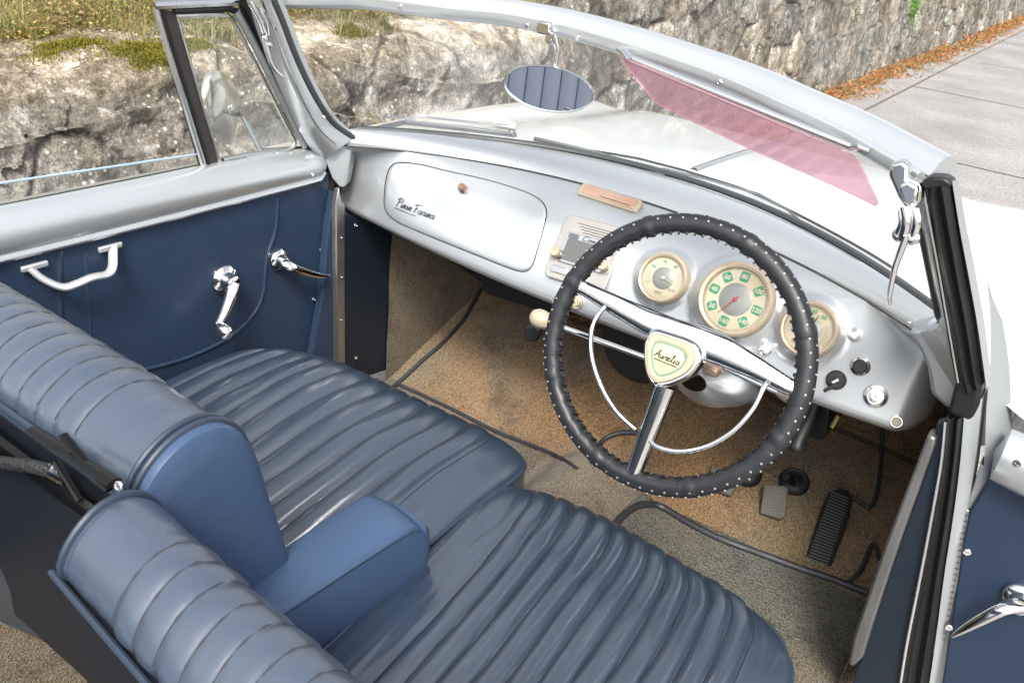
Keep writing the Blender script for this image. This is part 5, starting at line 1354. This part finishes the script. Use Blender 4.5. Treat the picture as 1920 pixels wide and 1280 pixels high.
# ---- tinted visor --------------------------------------------------------------
VN = V((0, 1, .30)); vl, vr = aty(1168, 108, .112), aty(1598, 281, .020)
vn_ = (vr-vl).cross(V((0, -.35, 1))).normalized()
vp = [at(a, b_, vl, vn_) for a, b_ in ((1166, 112), (1170, 108), (1380, 196), (1585, 283), (1600, 290), (1614, 306), (1648, 380), (1644, 385), (1560, 345), (1400, 275), (1236, 196), (1222, 182))]
mb = MB(); mb.prism(vp, vn_*.003); vis = mb.build('sun_visor', visor_m, wframe, flat=True, label='translucent pink plastic sun visor')
mb = MB(); mb.tube([at(1178, 112, vl, vn_)+vn_*-.006, at(1596, 281, vl, vn_)+vn_*-.006], .0056, 10); mb.build('visor_rod', chrome, vis)
mb = MB(); mb.tube([at(1176, 120, vl, vn_)+vn_*-.004, at(1575, 284, vl, vn_)+vn_*-.004], .0014, 6); mb.build('visor_slot', black, vis)
for a, b_ in (((1162, 92), (1182, 112)), ((1600, 277), (1632, 282))):
    p0 = HDR.hit(*a); p1 = at(*b_, vl, vn_); mb = MB(); mb.tube([p0, p0.lerp(p1, .5)+V((0, -.004, .004)), p1], [.007, .008, .006], 10, flat=.6); mb.build('visor_clip', chrome, vis)
mb = MB(); e_ = at(1376, 212, vl, vn_)-vn_*.004; mb.tube([e_+V((math.cos(t)*.0035, 0, math.sin(t)*.009)) for t in [2*PI*k/16 for k in range(16)]], .0012, 6, closed=True); mb.build('visor_ring', chrome_old, vis)
# ---- hood latches on the rail ------------------------------------------------------
ly = .0
lt = [aty(a, b_, c) for a, b_, c in ((1700, 330, -.03), (1694, 345, -.035), (1690, 365, -.04))]
mb = MB(); mb.prism([aty(a, b_, -.045) for a, b_ in ((1668, 308), (1690, 302), (1704, 312), (1702, 335), (1722, 342), (1730, 352), (1728, 376), (1716, 392), (1700, 395), (1684, 372), (1672, 345), (1666, 330))], (0, .022, 0)); latch = mb.build('roof_latch', chrome_old, wframe, bevel=.004, seg=3, label='chrome soft top catch with curved lever')
mb = MB(); mb.prism([aty(a, b_, -.057) for a, b_ in ((1684, 350), (1700, 340), (1722, 352), (1718, 380), (1704, 392), (1692, 378))], (0, .012, 0)); mb.build('latch_plate', chrome, latch, bevel=.003)
for a, b_, c_, d_, r_ in ((1698, 388, 1692, 448, .0062), (1716, 392, 1712, 440, .0055), (1690, 395, 1682, 440, .004)):
    mb = MB(); mb.tube(smooth([aty(a, b_, -.055), aty((a+c_)/2+5, (b_+d_)/2, -.058), aty(c_, d_, -.055)], 4), r_, 10); mb.build('latch_link', chrome, latch)
for q in ((1708, 400), (1688, 440), (1712, 446)):
    mb = MB(); mb.lathe(aty(*q, -.052), (-.1, -1, .2), [(.008, -.006), (.0085, .004), (.006, .007), (.003, .0075), (0, .007)], 18); mb.build('latch_pin', chrome_old, latch)
mb = MB(); mb.tube(smooth([aty(a, b_, -.055) for a, b_ in ((1700, 440), (1692, 462), (1680, 495), (1672, 530), (1668, 556), (1670, 572))], 4), [.0085, .0085, .0083, .008, .0078, .0075, .0073, .007, .0068, .0066, .0064, .006, .0058, .0056, .0054, .0052, .0050, .0046, .004, .003, .002], 12, flat=.55); mb.build('latch_lever', chrome, latch)
lx = -.606
mb = MB(); mb.prism([atx(a, b_, lx) for a, b_ in ((455, -10), (500, -10), (504, 8), (492, 24), (478, 20), (462, 8))], (.016, 0, 0)); latch2 = mb.build('roof_latch', chrome_old, wframe, bevel=.004, seg=3, label='chrome soft top catch with curved lever')
for a, b_, c_, d_, r_ in ((470, 8, 494, 60, .005), (488, 16, 502, 66, .004)):
    mb = MB(); mb.tube(smooth([atx(a, b_, lx+.014), atx((a+c_)/2+3, (b_+d_)/2, lx+.018), atx(c_, d_, lx+.014)], 4), r_, 10); mb.build('latch_link', chrome, latch2)
for q in ((497, 46), (496, 72), (505, 84)):
    mb = MB(); mb.lathe(atx(*q, lx+.012), (1, -.3, .2), [(.006, -.006), (.006, .004), (.003, .007), (0, .007)], 16); mb.build('latch_pin', chrome_old, latch2)
mb = MB(); mb.tube(smooth([atx(a, b_, lx+.014) for a, b_ in ((494, 70), (500, 95), (508, 118), (520, 135), (532, 143))], 4), [.006, .006, .006, .0058, .0056, .0054, .0052, .005, .0048, .0046, .0044, .004, .0037, .0033, .003, .0022, .0015], 10, flat=.6); mb.build('latch_lever', chrome, latch2)
# torn cap rubber on the top of the right post
mb = MB(); mb.prism([aty(a, b_, -.045) for a, b_ in ((1728, 340), (1742, 332), (1772, 334), (1786, 345), (1780, 352), (1732, 356))], (0, .03, 0)); mb.build('post_cap', rubber, wframe, bevel=.003)
# ---- wipers ----------------------------------------------------------------------
wip = mat('wiper_metal', (.22, .23, .24), .3, .7)
OUT = V((0, .022, .010))
def wiper(arm_px, blade_px, pivot_px):
    piv = BODY.hit(*pivot_px, .006) if pivot_px else None
    mb = MB(); pts = [BODY.hit(a, b_, .012+c_) for a, b_, c_ in blade_px]; mb.tube(pts, .0042, 8, flat=1.5); wp = mb.build('wiper', wip, front)
    mb = MB(); mb.tube([BODY.hit(a, b_, c_) for a, b_, c_ in arm_px], .0026, 8); mb.build('wiper_arm', wip, wp)
    mb = MB(); mb.lathe(piv-V((0, 0, .01)), (0, .1, 1), [(.012, 0), (.012, .012), (.008, .020), (0, .022)], 18); mb.build('wiper_pivot', wip, wp)
    return wp
wiper([(952, 250, .02), (900, 247, .02), (800, 236, .02), (720, 232, .015)], [(655, 228, .006), (760, 244, .006), (870, 256, .006), (960, 268, .006)], (958, 258))
mb = MB(); mb.box(BODY.hit(945, 245, .016), (.055, .022, .012), Matrix.Rotation(.4, 3, 'Z')); mb.build('wiper_cover', silver_skylit, front, bevel=.004)
wiper([(1492, 428, .018), (1470, 408, .018), (1420, 378, .016), (1330, 350, .014), (1240, 326, .012)], [(1000, 274, .004), (1110, 300, .004), (1240, 340, .004), (1352, 384, .004)], (1492, 430))
# ---- outside mirror ---------------------------------------------------------------
ox = -.84
mpx = smooth2([(406, 134), (420, 138), (440, 162), (450, 190), (446, 215), (436, 262), (428, 272), (412, 262), (390, 238), (384, 205), (388, 170), (396, 142)], 4)
en = V((.86, .42, -.12)).normalized(); oc = atx(418, 203, ox)
pts = [at(a, b_, oc, en) for a, b_ in mpx]; mb = MB(); cc_ = sum(pts, V())/len(pts)
mb.grid([[cc_+(p-cc_)*k+en*h for p in pts] for k, h in ((.96, -.014), (1.0, -.008), (1.0, 0), (.96, .004), (.8, .010), (.5, .016), (.2, .018), (.02, .018))], cv=True)
mb.f.append(tuple(range(len(pts)))); om = mb.build('wing_mirror', mat('mirror_shell', (.62, .60, .50), .16, .9), door)
mb = MB(); mb.lathe(cc_+en*.015, en, [(.010, 0), (.011, .004), (.007, .007), (.003, .008), (0, .008)], 18); mb.build('mirror_ball', chrome, om)
mb = MB(); mb.tube([at(449, 213, oc, en), atx(458, 222, -.80), atx(492, 290, -.76)], [.006, .006, .007], 10); mb.build('mirror_arm', wip, om)
# ---- small black tears, tape, tags near the door post left out of reach of words
for o in bpy.data.objects:
    if o.type == 'MESH' and o.parent and not o.data.polygons: print('EMPTY', o.name)
